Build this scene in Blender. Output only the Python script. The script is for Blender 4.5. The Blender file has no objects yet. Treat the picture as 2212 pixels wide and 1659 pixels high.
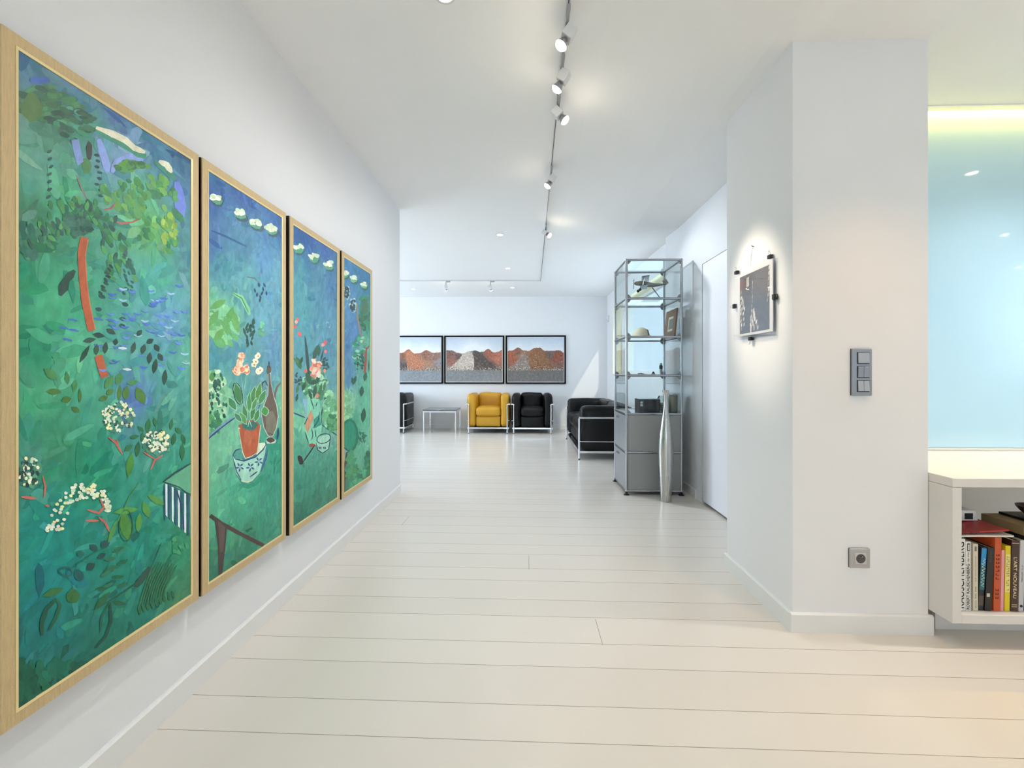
import bpy, bmesh, math, random
from math import sin, cos, pi, radians as R, sqrt, exp
from mathutils import Vector, Matrix

random.seed(11)
SC = bpy.context.scene
COL = SC.collection

# ------------------------------------------------------------------ camera
FPX, CAM_H = 940.0, 1.11
YAW = math.atan(29 / 940.0)
cd = bpy.data.cameras.new('camera')
cam = bpy.data.objects.new('camera', cd)
COL.objects.link(cam)
cam.location = (0, 0, CAM_H)
cam.rotation_euler = (pi / 2, 0, YAW)
cd.sensor_fit = 'HORIZONTAL'
cd.sensor_width = 36
cd.lens = FPX / 2212 * 36
cd.shift_y = -24.5 / 2212
cd.clip_start = 0.02
SC.camera = cam

# ------------------------------------------------------------------ colour + materials
def lin(c):
    c = c / 255.0
    return c / 12.92 if c <= 0.04045 else ((c + 0.055) / 1.055) ** 2.4

def rgb(c):
    return (lin(c[0]), lin(c[1]), lin(c[2]), 1.0)

MATS = {}

def mat(name, color, rough=0.5, metal=0.0, var=0.06, scale=(9, 9, 9), bump=0.0, bscale=60, spec=0.5, coat=0.0, rvar=0.05, emit=None, estr=0.0):
    """A principled material with noise-driven colour, gloss and relief."""
    if name in MATS:
        return MATS[name]
    m = bpy.data.materials.new(name)
    m.use_nodes = True
    nt = m.node_tree
    b = nt.nodes['Principled BSDF']
    tc = nt.nodes.new('ShaderNodeTexCoord')
    mp = nt.nodes.new('ShaderNodeMapping')
    mp.inputs['Scale'].default_value = scale
    nt.links.new(tc.outputs['Object'], mp.inputs['Vector'])
    nz = nt.nodes.new('ShaderNodeTexNoise')
    nz.inputs['Scale'].default_value = 1.0
    nz.inputs['Detail'].default_value = 4
    nt.links.new(mp.outputs['Vector'], nz.inputs['Vector'])
    mx = nt.nodes.new('ShaderNodeMix')
    mx.data_type = 'RGBA'
    c = rgb(color)
    mx.inputs[6].default_value = tuple(v * (1 - var) for v in c[:3]) + (1,)
    mx.inputs[7].default_value = tuple(min(1, v * (1 + var)) for v in c[:3]) + (1,)
    nt.links.new(nz.outputs['Fac'], mx.inputs[0])
    nt.links.new(mx.outputs[2], b.inputs['Base Color'])
    mr = nt.nodes.new('ShaderNodeMapRange')
    mr.inputs['To Min'].default_value = max(0.02, rough - rvar)
    mr.inputs['To Max'].default_value = min(1, rough + rvar)
    nt.links.new(nz.outputs['Fac'], mr.inputs['Value'])
    nt.links.new(mr.outputs['Result'], b.inputs['Roughness'])
    b.inputs['Metallic'].default_value = metal
    b.inputs['Specular IOR Level'].default_value = spec
    if coat:
        b.inputs['Coat Weight'].default_value = coat
        b.inputs['Coat Roughness'].default_value = 0.08
    if bump:
        n2 = nt.nodes.new('ShaderNodeTexNoise')
        n2.inputs['Scale'].default_value = bscale
        n2.inputs['Detail'].default_value = 3
        nt.links.new(tc.outputs['Object'], n2.inputs['Vector'])
        bp = nt.nodes.new('ShaderNodeBump')
        bp.inputs['Strength'].default_value = bump
        bp.inputs['Distance'].default_value = 0.004
        nt.links.new(n2.outputs['Fac'], bp.inputs['Height'])
        nt.links.new(bp.outputs['Normal'], b.inputs['Normal'])
    if emit:
        b.inputs['Emission Color'].default_value = rgb(emit)
        b.inputs['Emission Strength'].default_value = estr
    MATS[name] = m
    return m

def glass_mat(name, tint, refl=1.0, rough=0.02, ior=1.45):
    m = bpy.data.materials.new(name)
    m.use_nodes = True
    nt = m.node_tree
    nt.nodes.remove(nt.nodes['Principled BSDF'])
    out = nt.nodes['Material Output']
    tr = nt.nodes.new('ShaderNodeBsdfTransparent')
    gl = nt.nodes.new('ShaderNodeBsdfGlossy')
    gl.inputs['Roughness'].default_value = rough
    fr = nt.nodes.new('ShaderNodeFresnel')
    fr.inputs['IOR'].default_value = ior
    ml = nt.nodes.new('ShaderNodeMath')
    ml.operation = 'MULTIPLY'
    ml.inputs[1].default_value = refl
    nz = nt.nodes.new('ShaderNodeTexNoise')
    nz.inputs['Scale'].default_value = 3
    mx0 = nt.nodes.new('ShaderNodeMix')
    mx0.data_type = 'RGBA'
    c = rgb(tint)
    mx0.inputs[6].default_value = c
    mx0.inputs[7].default_value = tuple(min(1, v * 1.02) for v in c[:3]) + (1,)
    nt.links.new(nz.outputs['Fac'], mx0.inputs[0])
    nt.links.new(mx0.outputs[2], tr.inputs['Color'])
    mx = nt.nodes.new('ShaderNodeMixShader')
    nt.links.new(fr.outputs[0], ml.inputs[0])
    nt.links.new(ml.outputs[0], mx.inputs[0])
    nt.links.new(tr.outputs[0], mx.inputs[1])
    nt.links.new(gl.outputs[0], mx.inputs[2])
    nt.links.new(mx.outputs[0], out.inputs['Surface'])
    MATS[name] = m
    return m

def paint_mat(name, scale, amount, rough=0.45, bump=0.15, spec=0.4, gain=1.0):
    """Pigment colour stored on the mesh, broken up by a brush-like noise."""
    m = bpy.data.materials.new(name)
    m.use_nodes = True
    nt = m.node_tree
    b = nt.nodes['Principled BSDF']
    at = nt.nodes.new('ShaderNodeAttribute')
    at.attribute_name = 'pigment'
    tc = nt.nodes.new('ShaderNodeTexCoord')
    mp = nt.nodes.new('ShaderNodeMapping')
    mp.inputs['Scale'].default_value = scale
    nt.links.new(tc.outputs['Object'], mp.inputs['Vector'])
    nz = nt.nodes.new('ShaderNodeTexNoise')
    nz.inputs['Scale'].default_value = 1
    nz.inputs['Detail'].default_value = 6
    nz.inputs['Roughness'].default_value = 0.65
    nz.inputs['Distortion'].default_value = 0.6
    nt.links.new(mp.outputs['Vector'], nz.inputs['Vector'])
    mr = nt.nodes.new('ShaderNodeMapRange')
    mr.inputs['From Min'].default_value = 0.25
    mr.inputs['From Max'].default_value = 0.75
    mr.inputs['To Min'].default_value = (1 - amount) * gain
    mr.inputs['To Max'].default_value = (1 + amount) * gain
    nt.links.new(nz.outputs['Fac'], mr.inputs['Value'])
    vm = nt.nodes.new('ShaderNodeVectorMath')
    vm.operation = 'SCALE'
    nt.links.new(at.outputs['Color'], vm.inputs[0])
    nt.links.new(mr.outputs['Result'], vm.inputs['Scale'])
    nt.links.new(vm.outputs[0], b.inputs['Base Color'])
    b.inputs['Roughness'].default_value = rough
    b.inputs['Specular IOR Level'].default_value = spec
    if bump:
        bp = nt.nodes.new('ShaderNodeBump')
        bp.inputs['Strength'].default_value = bump
        bp.inputs['Distance'].default_value = 0.003
        nt.links.new(nz.outputs['Fac'], bp.inputs['Height'])
        nt.links.new(bp.outputs['Normal'], b.inputs['Normal'])
    MATS[name] = m
    return m

def bulb_mat(name, color, strength):
    m = bpy.data.materials.new(name)
    m.use_nodes = True
    nt = m.node_tree
    nt.nodes.remove(nt.nodes['Principled BSDF'])
    e = nt.nodes.new('ShaderNodeEmission')
    e.inputs['Color'].default_value = rgb(color)
    e.inputs['Strength'].default_value = strength
    nt.links.new(e.outputs[0], nt.nodes['Material Output'].inputs['Surface'])
    MATS[name] = m
    return m

M_WALL = mat('wall_paint', (233, 233, 234), 0.6, var=0.012, scale=(3, 3, 3), bump=0.05, bscale=140)
M_WALLG = mat('wall_gloss_paint', (232, 233, 236), 0.07, var=0.012, scale=(3, 3, 3), bump=0.05, bscale=4)
M_CEIL = mat('ceiling_paint', (245, 244, 243), 0.8, var=0.012, scale=(2, 2, 2), spec=0.2)
M_BASE = mat('baseboard_paint', (232, 231, 228), 0.35, var=0.01)
M_TRIM = mat('white_lacquer', (232, 231, 228), 0.4, var=0.012)
M_SHELF = mat('warm_white_lacquer', (222, 219, 214), 0.45, var=0.015)
M_GOLD = mat('gilt_linen', (206, 180, 134), 0.5, metal=0.15, var=0.22, scale=(260, 260, 26), bump=0.35, bscale=300)
M_GOLDL = mat('pale_gilt', (236, 214, 158), 0.35, metal=0.2, var=0.05)
M_DARKW = mat('dark_stained_wood', (24, 12, 10), 0.5, var=0.2, scale=(30, 30, 4))
M_BLACKF = mat('black_lacquer', (8, 8, 9), 0.5, var=0.1, spec=0.15)
M_BLEATH = mat('black_leather', (8, 8, 9), 0.38, var=0.2, scale=(7, 7, 7), bump=0.25, bscale=22, rvar=0.1, spec=0.3)
M_YLEATH = mat('yellow_leather', (205, 152, 34), 0.38, var=0.08, scale=(6, 6, 6), bump=0.2, bscale=22)
M_CHROME = mat('chrome', (225, 226, 230), 0.16, metal=1.0, var=0.02, rvar=0.04)
M_CHROMED = mat('chrome_tube', (170, 172, 176), 0.22, metal=1.0, var=0.05, rvar=0.05)
M_GREYP = mat('grey_powder_coat', (152, 153, 151), 0.36, var=0.03)
M_RUBBER = mat('black_rubber', (22, 22, 23), 0.6, var=0.1)
M_ALU = mat('brushed_aluminium', (190, 188, 184), 0.27, metal=1.0, var=0.06, scale=(140, 140, 2), rvar=0.06)
M_SILVER = mat('silver_plastic', (150, 158, 170), 0.4, metal=0.35, var=0.02)
M_SILVERL = mat('pale_silver_plastic', (172, 180, 188), 0.4, metal=0.25, var=0.02)
M_DARKG = mat('dark_grey_plastic', (52, 52, 54), 0.45, var=0.08)
M_MIDG = mat('mid_grey_plastic', (120, 118, 116), 0.45, var=0.06)
M_WPL = mat('white_plastic', (226, 226, 226), 0.45, var=0.02)
M_GLASS = glass_mat('clear_glass', (250, 253, 253), 0.45)
M_PANE = glass_mat('window_glass', (246, 250, 252), 0.6)
M_ACRY = glass_mat('acrylic', (252, 252, 253), 0.16)
M_CLIPG = mat('glass_holder_grey', (128, 134, 136), 0.3, metal=0.5, var=0.05)
M_TABLE = mat('grey_stone_top', (96, 100, 102), 0.12, var=0.25, scale=(14, 14, 14))
M_BULB = bulb_mat('lit_bulb', (255, 240, 216), 60)
M_LED = bulb_mat('warm_led', (255, 200, 66), 130)
M_DOWN = bulb_mat('lit_downlight', (255, 240, 216), 16)
M_PAINTING = paint_mat('oil_paint', (40, 40, 26), 0.22, gain=1.32)
M_PRINT = paint_mat('photo_print', (70, 70, 70), 0.12, rough=0.35, bump=0.0)
M_BLUE = mat('pale_blue_glass', (184, 222, 244), 0.045, var=0.015, scale=(1, 1, 1), spec=0.6, rvar=0.01)

# ------------------------------------------------------------------ mesh helpers
ORIG = {}

def link(o, parent=None):
    COL.objects.link(o)
    if parent is not None:
        o.parent = parent
        ORIG[o.name] = ORIG.get(parent.name, Vector((0, 0, 0)))
    return o

def obj(name, bm, m, parent=None, smooth=False, angle=40):
    """Link a bmesh (world coordinates) as one mesh object under its thing."""
    me = bpy.data.meshes.new(name)
    if parent is not None:
        off = ORIG.get(parent.name, Vector((0, 0, 0)))
        bmesh.ops.translate(bm, verts=bm.verts, vec=-off)
    bmesh.ops.recalc_face_normals(bm, faces=bm.faces)
    bm.to_mesh(me)
    bm.free()
    for x in (m if isinstance(m, (list, tuple)) else [m]):
        me.materials.append(x)
    if smooth:
        me.polygons.foreach_set('use_smooth', [True] * len(me.polygons))
        try:
            me.set_sharp_from_angle(angle=R(angle))
        except Exception:
            pass
    o = bpy.data.objects.new(name, me)
    return link(o, parent)

def tag(o, label, cat, group=None):
    o['label'] = label
    o['category'] = cat
    o['kind'] = 'thing'
    if group:
        o['group'] = group
    return o

def thing(name, label, cat, loc=(0, 0, 0), group=None):
    o = bpy.data.objects.new(name, None)
    o.empty_display_size = 0.05
    o.location = loc
    COL.objects.link(o)
    ORIG[o.name] = Vector(loc)
    return tag(o, label, cat, group)

def single(name, bm, m, loc, label, cat, group=None, smooth=False):
    """A thing that is one mesh, origin at its base."""
    bmesh.ops.translate(bm, verts=bm.verts, vec=-Vector(loc))
    o = obj(name, bm, m, None, smooth)
    o.location = loc
    return tag(o, label, cat, group)

def struct(name, bm, m, parent=None, smooth=False):
    o = obj(name, bm, m, parent, smooth)
    o['kind'] = 'structure'
    return o

def dup(root, loc, label=None, group=None):
    r = root.copy()
    COL.objects.link(r)
    r.location = loc
    if label:
        r['label'] = label
    if group:
        r['group'] = group
    for ch in list(root.children):
        c = ch.copy()
        COL.objects.link(c)
        c.parent = r
        for g in ch.children:
            d = g.copy()
            COL.objects.link(d)
            d.parent = c
    return r

def B():
    return bmesh.new()

def box(bm, x0, x1, y0, y1, z0, z1, bev=0.0, seg=2):
    vs = [bm.verts.new((x, y, z)) for x in (x0, x1) for y in (y0, y1) for z in (z0, z1)]
    fs = [(0, 1, 3, 2), (4, 6, 7, 5), (0, 4, 5, 1), (2, 3, 7, 6), (0, 2, 6, 4), (1, 5, 7, 3)]
    faces = [bm.faces.new([vs[i] for i in f]) for f in fs]
    if bev > 0:
        es = list({e for f in faces for e in f.edges})
        bmesh.ops.bevel(bm, geom=es, offset=bev, segments=seg, affect='EDGES', profile=0.5)
    return faces

def obox(bm, c, half, rot, bev=0.0):
    """Oriented box: centre, half sizes, rotation matrix."""
    t = bmesh.new()
    box(t, -half[0], half[0], -half[1], half[1], -half[2], half[2], bev)
    t.transform(Matrix.Translation(c) @ rot.to_4x4())
    me = bpy.data.meshes.new('tmp')
    t.to_mesh(me)
    t.free()
    bm.from_mesh(me)
    bpy.data.meshes.remove(me)

def tube(bm, pts, r, seg=10, caps=True):
    pts = [Vector(p) for p in pts]
    n = len(pts)
    rings = []
    up = None
    for i, p in enumerate(pts):
        if i == 0:
            t = pts[1] - p
        elif i == n - 1:
            t = p - pts[i - 1]
        else:
            t = (pts[i + 1] - p).normalized() + (p - pts[i - 1]).normalized()
        t.normalize()
        if up is None:
            a = Vector((0, 0, 1)) if abs(t.z) < 0.9 else Vector((1, 0, 0))
            up = (a - t * a.dot(t)).normalized()
        else:
            up = (up - t * up.dot(t))
            if up.length < 1e-4:
                a = Vector((0, 0, 1)) if abs(t.z) < 0.9 else Vector((1, 0, 0))
                up = a - t * a.dot(t)
            up.normalize()
        s = t.cross(up)
        rr = r[i] if isinstance(r, (list, tuple)) else r
        rings.append([bm.verts.new(p + (up * cos(2 * pi * k / seg) + s * sin(2 * pi * k / seg)) * rr) for k in range(seg)])
    for a, b in zip(rings, rings[1:]):
        for k in range(seg):
            bm.faces.new((a[k], a[(k + 1) % seg], b[(k + 1) % seg], b[k]))
    if caps:
        bm.faces.new(rings[0][::-1])
        bm.faces.new(rings[-1])

def arc_path(pts, rad, n=5):
    """Round the corners of a polyline."""
    pts = [Vector(p) for p in pts]
    out = [pts[0]]
    for a, b, c in zip(pts, pts[1:], pts[2:]):
        r = min(rad, (a - b).length * 0.49, (c - b).length * 0.49)
        p, q = b + (a - b).normalized() * r, b + (c - b).normalized() * r
        for i in range(n + 1):
            t = i / n
            out.append(p * (1 - t) ** 2 + b * 2 * t * (1 - t) + q * t * t)
    out.append(pts[-1])
    return out

def lathe(bm, prof, c=(0, 0, 0), seg=24, rot=None):
    c = Vector(c)
    rings = []
    for r, z in prof:
        ring = []
        for k in range(seg):
            v = Vector((r * cos(2 * pi * k / seg), r * sin(2 * pi * k / seg), z))
            if rot:
                v = rot @ v
            ring.append(bm.verts.new(v + c))
        rings.append(ring)
    for a, b in zip(rings, rings[1:]):
        for k in range(seg):
            bm.faces.new((a[k], a[(k + 1) % seg], b[(k + 1) % seg], b[k]))
    bm.faces.new(rings[0][::-1])
    bm.faces.new(rings[-1])

def cushion(bm, x0, x1, y0, y1, z0, z1, r, bulge=(0, 0, 0), n=10, wob=0.0, seed=0):
    """A soft rounded block, swollen along each axis by bulge."""
    rnd = random.Random(seed)
    ph = [rnd.uniform(0, 6.28) for _ in range(6)]
    c = Vector(((x0 + x1) / 2, (y0 + y1) / 2, (z0 + z1) / 2))
    h = Vector(((x1 - x0) / 2, (y1 - y0) / 2, (z1 - z0) / 2))
    verts = {}

    def vat(i, j, k):
        key = (i, j, k)
        if key not in verts:
            u = []
            for q, hh in ((i, h.x), (j, h.y), (k, h.z)):
                t = q / n * 2 - 1
                u.append(math.copysign(abs(t) ** 0.8, t) * hh)
            p = Vector(u)
            inner = Vector([max(-(hh - r), min(hh - r, v)) for v, hh in zip(p, h)])
            d = p - inner
            if d.length > 1e-6:
                p = inner + d.normalized() * r
            s = [p[a] / h[a] for a in range(3)]
            for a in range(3):
                if bulge[a]:
                    o1, o2 = (a + 1) % 3, (a + 2) % 3
                    w = max(0, 1 - s[o1] ** 2) * max(0, 1 - s[o2] ** 2)
                    p[a] += bulge[a] * s[a] * w ** 0.6
            if wob:
                p += Vector((sin(p.y * 17 + ph[0]) * sin(p.z * 21 + ph[1]), sin(p.x * 19 + ph[2]) * sin(p.z * 15 + ph[3]), sin(p.x * 16 + ph[4]) * sin(p.y * 20 + ph[5]))) * wob
            verts[key] = bm.verts.new(p + c)
        return verts[key]
    for a in range(n):
        for b in range(n):
            for s in (0, n):
                bm.faces.new((vat(s, a, b), vat(s, a + 1, b), vat(s, a + 1, b + 1), vat(s, a, b + 1)))
                bm.faces.new((vat(a, s, b), vat(a + 1, s, b), vat(a + 1, s, b + 1), vat(a, s, b + 1)))
                bm.faces.new((vat(a, b, s), vat(a + 1, b, s), vat(a + 1, b + 1, s), vat(a, b + 1, s)))

def quad(bm, pts):
    return bm.faces.new([bm.verts.new(p) for p in pts])

def text_mesh(s, size, m, name, parent, loc, rot, extrude=0.0003, sx=1.0, width=None):
    """Lettering as a mesh under its book."""
    cu = bpy.data.curves.new('lettering', 'FONT')
    cu.body = s
    cu.size = size
    cu.extrude = extrude
    cu.align_x = 'CENTER'
    cu.align_y = 'CENTER'
    t = bpy.data.objects.new('lettering', cu)
    COL.objects.link(t)
    dg = bpy.context.evaluated_depsgraph_get()
    me = bpy.data.meshes.new_from_object(t.evaluated_get(dg))
    bpy.data.objects.remove(t)
    bpy.data.curves.remove(cu)
    if width:
        xs = [v.co.x for v in me.vertices]
        sx = width / (max(xs) - min(xs))
    me.transform(Matrix.Translation(Vector(loc) - ORIG.get(parent.name, Vector())) @ rot.to_4x4() @ Matrix.Diagonal((sx, 1, 1, 1)))
    me.materials.clear()
    me.materials.append(m)
    me.name = name
    return link(bpy.data.objects.new(name, me), parent)

# ------------------------------------------------------------------ room numbers
XL, XRN, XRF, YB = -1.16, 1.505, 1.61, 8.62       # hall's side wall, the near and far stretch opposite, back wall
COLX0, COLX1, COLY0, COLY1 = 1.147, 1.712, 1.905, 2.515
XFL = -5.6                                          # far room's other end
YREAR, XEAST = -3.6, 8.2
YP = 2.455                                          # blue panel plane

def smooth01(t):
    t = max(0.0, min(1.0, t))
    return t * t * (3 - 2 * t)

def ceil_z(x, y):
    return 2.615 - 0.083 * smooth01((x - 0.25) / 0.9) * smooth01((5.6 - y) / 1.4)

# floor ------------------------------------------------------------
def floor_material():
    m = bpy.data.materials.new('painted_floorboards')
    m.use_nodes = True
    nt = m.node_tree
    N, L = nt.nodes, nt.links
    b = N['Principled BSDF']

    def mth(op, a, bb=None, c=None):
        n = N.new('ShaderNodeMath')
        n.operation = op
        for i, v in enumerate((a, bb, c)):
            if v is None:
                continue
            if isinstance(v, (int, float)):
                n.inputs[i].default_value = v
            else:
                L.new(v, n.inputs[i])
        return n.outputs[0]
    geo = N.new('ShaderNodeNewGeometry')
    sep = N.new('ShaderNodeSeparateXYZ')
    L.new(geo.outputs['Position'], sep.inputs[0])
    x, y = sep.outputs[0], sep.outputs[1]
    w1 = N.new('ShaderNodeTexNoise')
    w1.inputs['Scale'].default_value = 1.3
    L.new(geo.outputs['Position'], w1.inputs['Vector'])
    wob = mth('MULTIPLY', mth('SUBTRACT', w1.outputs['Fac'], 0.5), 0.006)
    q = mth('DIVIDE', mth('ADD', mth('SUBTRACT', mth('MULTIPLY_ADD', x, 0.009, y), 1.310), wob), 0.3375)
    t = mth('FRACT', q)
    d1 = mth('MINIMUM', t, mth('SUBTRACT', 1.0, t))
    d2 = mth('ABSOLUTE', mth('SUBTRACT', t, 0.43))
    d = mth('MINIMUM', d1, d2)
    seam = N.new('ShaderNodeMapRange')
    seam.inputs['From Min'].default_value = 0.0016
    seam.inputs['From Max'].default_value = 0.0046
    seam.inputs['To Min'].default_value = 1
    seam.inputs['To Max'].default_value = 0
    L.new(d, seam.inputs['Value'])
    sv = seam.outputs['Result']
    for (jx, ya, yb) in ((0.315, 1.785, 1.97), (0.02, 2.455, 2.645), (-0.9, 3.14, 3.33), (1.9, 1.31, 1.45)):
        jj = mth('MULTIPLY', mth('LESS_THAN', mth('ABSOLUTE', mth('SUBTRACT', x, jx)), 0.0011), mth('MULTIPLY', mth('GREATER_THAN', y, ya), mth('LESS_THAN', y, yb)))
        sv = mth('MAXIMUM', sv, jj)
    # a slight tone per board
    bid = mth('ADD', mth('MULTIPLY', mth('FLOOR', q), 2.0), mth('GREATER_THAN', t, 0.43))
    wn = N.new('ShaderNodeTexWhiteNoise')
    wn.noise_dimensions = '1D'
    L.new(bid, wn.inputs['W'])
    n2 = N.new('ShaderNodeTexNoise')
    n2.inputs['Scale'].default_value = 2.2
    n2.inputs['Detail'].default_value = 5
    L.new(geo.outputs['Position'], n2.inputs['Vector'])
    tone = mth('ADD', mth('MULTIPLY', wn.outputs['Value'], 0.035), mth('MULTIPLY', n2.outputs['Fac'], 0.03))
    hsv = N.new('ShaderNodeHueSaturation')
    hsv.inputs['Color'].default_value = rgb((221, 214, 204))
    L.new(mth('ADD', 0.965, tone), hsv.inputs['Value'])
    mx = N.new('ShaderNodeMix')
    mx.data_type = 'RGBA'
    mx.inputs[7].default_value = rgb((140, 133, 122))
    L.new(hsv.outputs['Color'], mx.inputs[6])
    L.new(sv, mx.inputs[0])
    L.new(mx.outputs[2], b.inputs['Base Color'])
    n3 = N.new('ShaderNodeTexNoise')
    n3.inputs['Scale'].default_value = 1.1
    n3.inputs['Detail'].default_value = 4
    mp = N.new('ShaderNodeMapping')
    mp.inputs['Scale'].default_value = (1.2, 7, 1)
    L.new(geo.outputs['Position'], mp.inputs['Vector'])
    L.new(mp.outputs['Vector'], n3.inputs['Vector'])
    mr = N.new('ShaderNodeMapRange')
    mr.inputs['To Min'].default_value = 0.15
    mr.inputs['To Max'].default_value = 0.29
    L.new(n3.outputs['Fac'], mr.inputs['Value'])
    L.new(mr.outputs['Result'], b.inputs['Roughness'])
    bp = N.new('ShaderNodeBump')
    bp.inputs['Strength'].default_value = 0.22
    bp.inputs['Distance'].default_value = 0.004
    L.new(mth('SUBTRACT', mth('MULTIPLY', n3.outputs['Fac'], 0.5), mth('MULTIPLY', sv, 0.6)), bp.inputs['Height'])
    L.new(bp.outputs['Normal'], b.inputs['Normal'])
    b.inputs['Specular IOR Level'].default_value = 0.5
    return m

bm = B()
box(bm, XFL - 0.2, XRF + 0.22, YREAR - 0.2, YB + 0.2, -0.12, 0)
box(bm, XRF + 0.22, XEAST + 0.2, YREAR - 0.2, YP + 0.16, -0.12, 0)
struct('floor', bm, floor_material())

# ceiling: a slightly uneven slab
bm = B()
xs = [XFL - 0.2 + i * (XEAST - XFL + 0.4) / 60 for i in range(61)]
# the slot above the blue panel is left open between YP-0.075 and YP
ys = [YREAR - 0.2 + i * (2.38 - YREAR + 0.2) / 26 for i in range(27)]
ys2 = [2.455 + i * (YB + 0.25 - 2.455) / 34 for i in range(35)]

def grid_z(bm, xs, ys, hole=None):
    vs = [[bm.verts.new((x, y, ceil_z(x, y))) for y in ys] for x in xs]
    for i in range(len(xs) - 1):
        for j in range(len(ys) - 1):
            if hole and hole(xs[i], xs[i + 1], ys[j], ys[j + 1]):
                continue
            bm.faces.new((vs[i][j], vs[i][j + 1], vs[i + 1][j + 1], vs[i + 1][j]))
xs = sorted(xs + [COLX1])
grid_z(bm, xs, ys + ys2, lambda x0, x1, y0, y1: (x0 >= COLX1 - 1e-6 and abs(y0 - 2.38) < 1e-6) or (x0 > XRF + 0.1 and y0 > YP + 0.1))
# slot lining
zc = 2.53
quad(bm, [(COLX1, 2.38, zc), (XEAST + .2, 2.38, zc), (XEAST + .2, 2.38, 2.63), (COLX1, 2.38, 2.63)])
quad(bm, [(COLX1, 2.38, 2.63), (XEAST + .2, 2.38, 2.63), (XEAST + .2, 2.46, 2.63), (COLX1, 2.46, 2.63)])
# thickness above, so that no sun leaks in
box(bm, XFL - 0.3, XRF + 0.24, YREAR - 0.3, YB + 0.35, 2.66, 2.8)
box(bm, XRF + 0.24, XEAST + 0.3, YREAR - 0.3, YP + 0.16, 2.66, 2.8)
struct('ceiling', bm, M_CEIL)

# walls -------------------------------------------------------------
bm = B()
box(bm, XL - 0.14, XL, YREAR, 3.985, 0, 2.66)
struct('wall_left', bm, M_WALL)
bm = B()
box(bm, XFL, XL - 0.14, 3.845, 3.985, 0, 2.66)
struct('wall_far_room_near', bm, M_WALL)
bm = B()
box(bm, XFL - 0.2, XRF + 0.25, YB, YB + 0.2, 0, 2.66)
struct('wall_back', bm, M_WALL)
# far room's end wall with a wide window opening
bm = B()
WY0, WY1, WZ0, WZ1 = 4.6, 8.2, 0.75, 2.35
for a in ((3.845, WY0, 0, 2.66), (WY1, YB, 0, 2.66), (WY0, WY1, 0, WZ0), (WY0, WY1, WZ1, 2.66)):
    box(bm, XFL - 0.2, XFL, a[0], a[1], a[2], a[3])
struct('wall_far_room_end', bm, M_WALL)
# near stretch opposite the paintings: glossy, with the flush door
DY0, DY1, DZ = 2.62, 3.752, 2.03
bm = B()
box(bm, XRN, XRN + 0.16, COLY1, DY0, 0, 2.66)
box(bm, XRN, XRN + 0.16, DY1 + 0.006, 4.72, 0, 2.66)
box(bm, XRN, XRN + 0.16, DY0, DY1 + 0.006, DZ + 0.004, 2.66)
box(bm, XRN + 0.06, XRN + 0.16, DY0, DY1 + 0.006, 0, DZ + 0.004)
struct('wall_right', bm, M_WALLG)
# far stretch with the window
VY0, VY1, VZ0, VZ1 = 4.93, 8.08, 1.09, 2.3
bm = B()
for a in ((4.72, VY0, 0, 2.66), (VY1, YB, 0, 2.66), (VY0, VY1, 0, VZ0), (VY0, VY1, VZ1, 2.66)):
    box(bm, XRF, XRF + 0.22, a[0], a[1], a[2], a[3])
box(bm, XRN + 0.16, XRF + 0.22, 4.6, 4.72, 0, 2.66)
struct('wall_far_right', bm, M_WALL)
# pillar
bm = B()
box(bm, COLX0, COLX1, COLY0, COLY1, 0, 2.66)
struct('wall_pillar', bm, M_WALL)
# wall behind the built-in unit and blue panel
bm = B()
box(bm, COLX1, XEAST, YP + 0.014, YP + 0.16, 0, 2.66)
struct('wall_niche', bm, M_WALL)
# side room's end wall with two windows, and rear wall
bm = B()
EW = [(-3.3, -2.45, 0.95, 2.2), (-2.1, -1.25, 0.95, 2.2)]
prev = YREAR
for (a, b_, c, d) in EW:
    box(bm, XEAST, XEAST + 0.2, prev, a, 0, 2.66)
    box(bm, XEAST, XEAST + 0.2, a, b_, 0, c)
    box(bm, XEAST, XEAST + 0.2, a, b_, d, 2.66)
    prev = b_
box(bm, XEAST, XEAST + 0.2, prev, YP + 0.16, 0, 2.66)
struct('wall_east', bm, M_WALL)
bm = B()
RW = [(-0.9, 1.5), (2.6, 6.2)]
prev = XL - 0.14
for (a, b_) in RW:
    box(bm, prev, a, YREAR - 0.2, YREAR, 0, 2.66)
    box(bm, a, b_, YREAR - 0.2, YREAR, 0, 0.5)
    box(bm, a, b_, YREAR - 0.2, YREAR, 2.35, 2.66)
    prev = b_
box(bm, prev, XEAST + 0.2, YREAR - 0.2, YREAR, 0, 2.66)
struct('wall_rear', bm, M_WALL)

# windows
def window(name, axis, plane, a0, a1, z0, z1, mull):
    bm = B()
    w, d = 0.05, 0.03

    def bar(p0, p1, q0, q1):
        if axis == 'x':
            box(bm, plane - d, plane + d, p0, p1, q0, q1)
        else:
            box(bm, p0, p1, plane - d, plane + d, q0, q1)
    bar(a0, a0 + w, z0, z1)
    bar(a1 - w, a1, z0, z1)
    bar(a0 + w, a1 - w, z0, z0 + w)
    bar(a0 + w, a1 - w, z1 - w, z1)
    for k in range(1, mull):
        c = a0 + (a1 - a0) * k / mull
        bar(c - w / 2, c + w / 2, z0 + w, z1 - w)
    o = struct(name, bm, M_TRIM)
    bm = B()
    if axis == 'x':
        box(bm, plane - 0.004, plane + 0.004, a0 + w, a1 - w, z0 + w, z1 - w)
    else:
        box(bm, a0 + w, a1 - w, plane - 0.004, plane + 0.004, z0 + w, z1 - w)
    struct('window_pane', bm, M_PANE, o)
    return o
window('window_1', 'x', XRF + 0.19, VY0, VY1, VZ0, VZ1, 1)
window('window_2', 'x', XFL - 0.1, WY0, WY1, WZ0, WZ1, 3)
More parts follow.
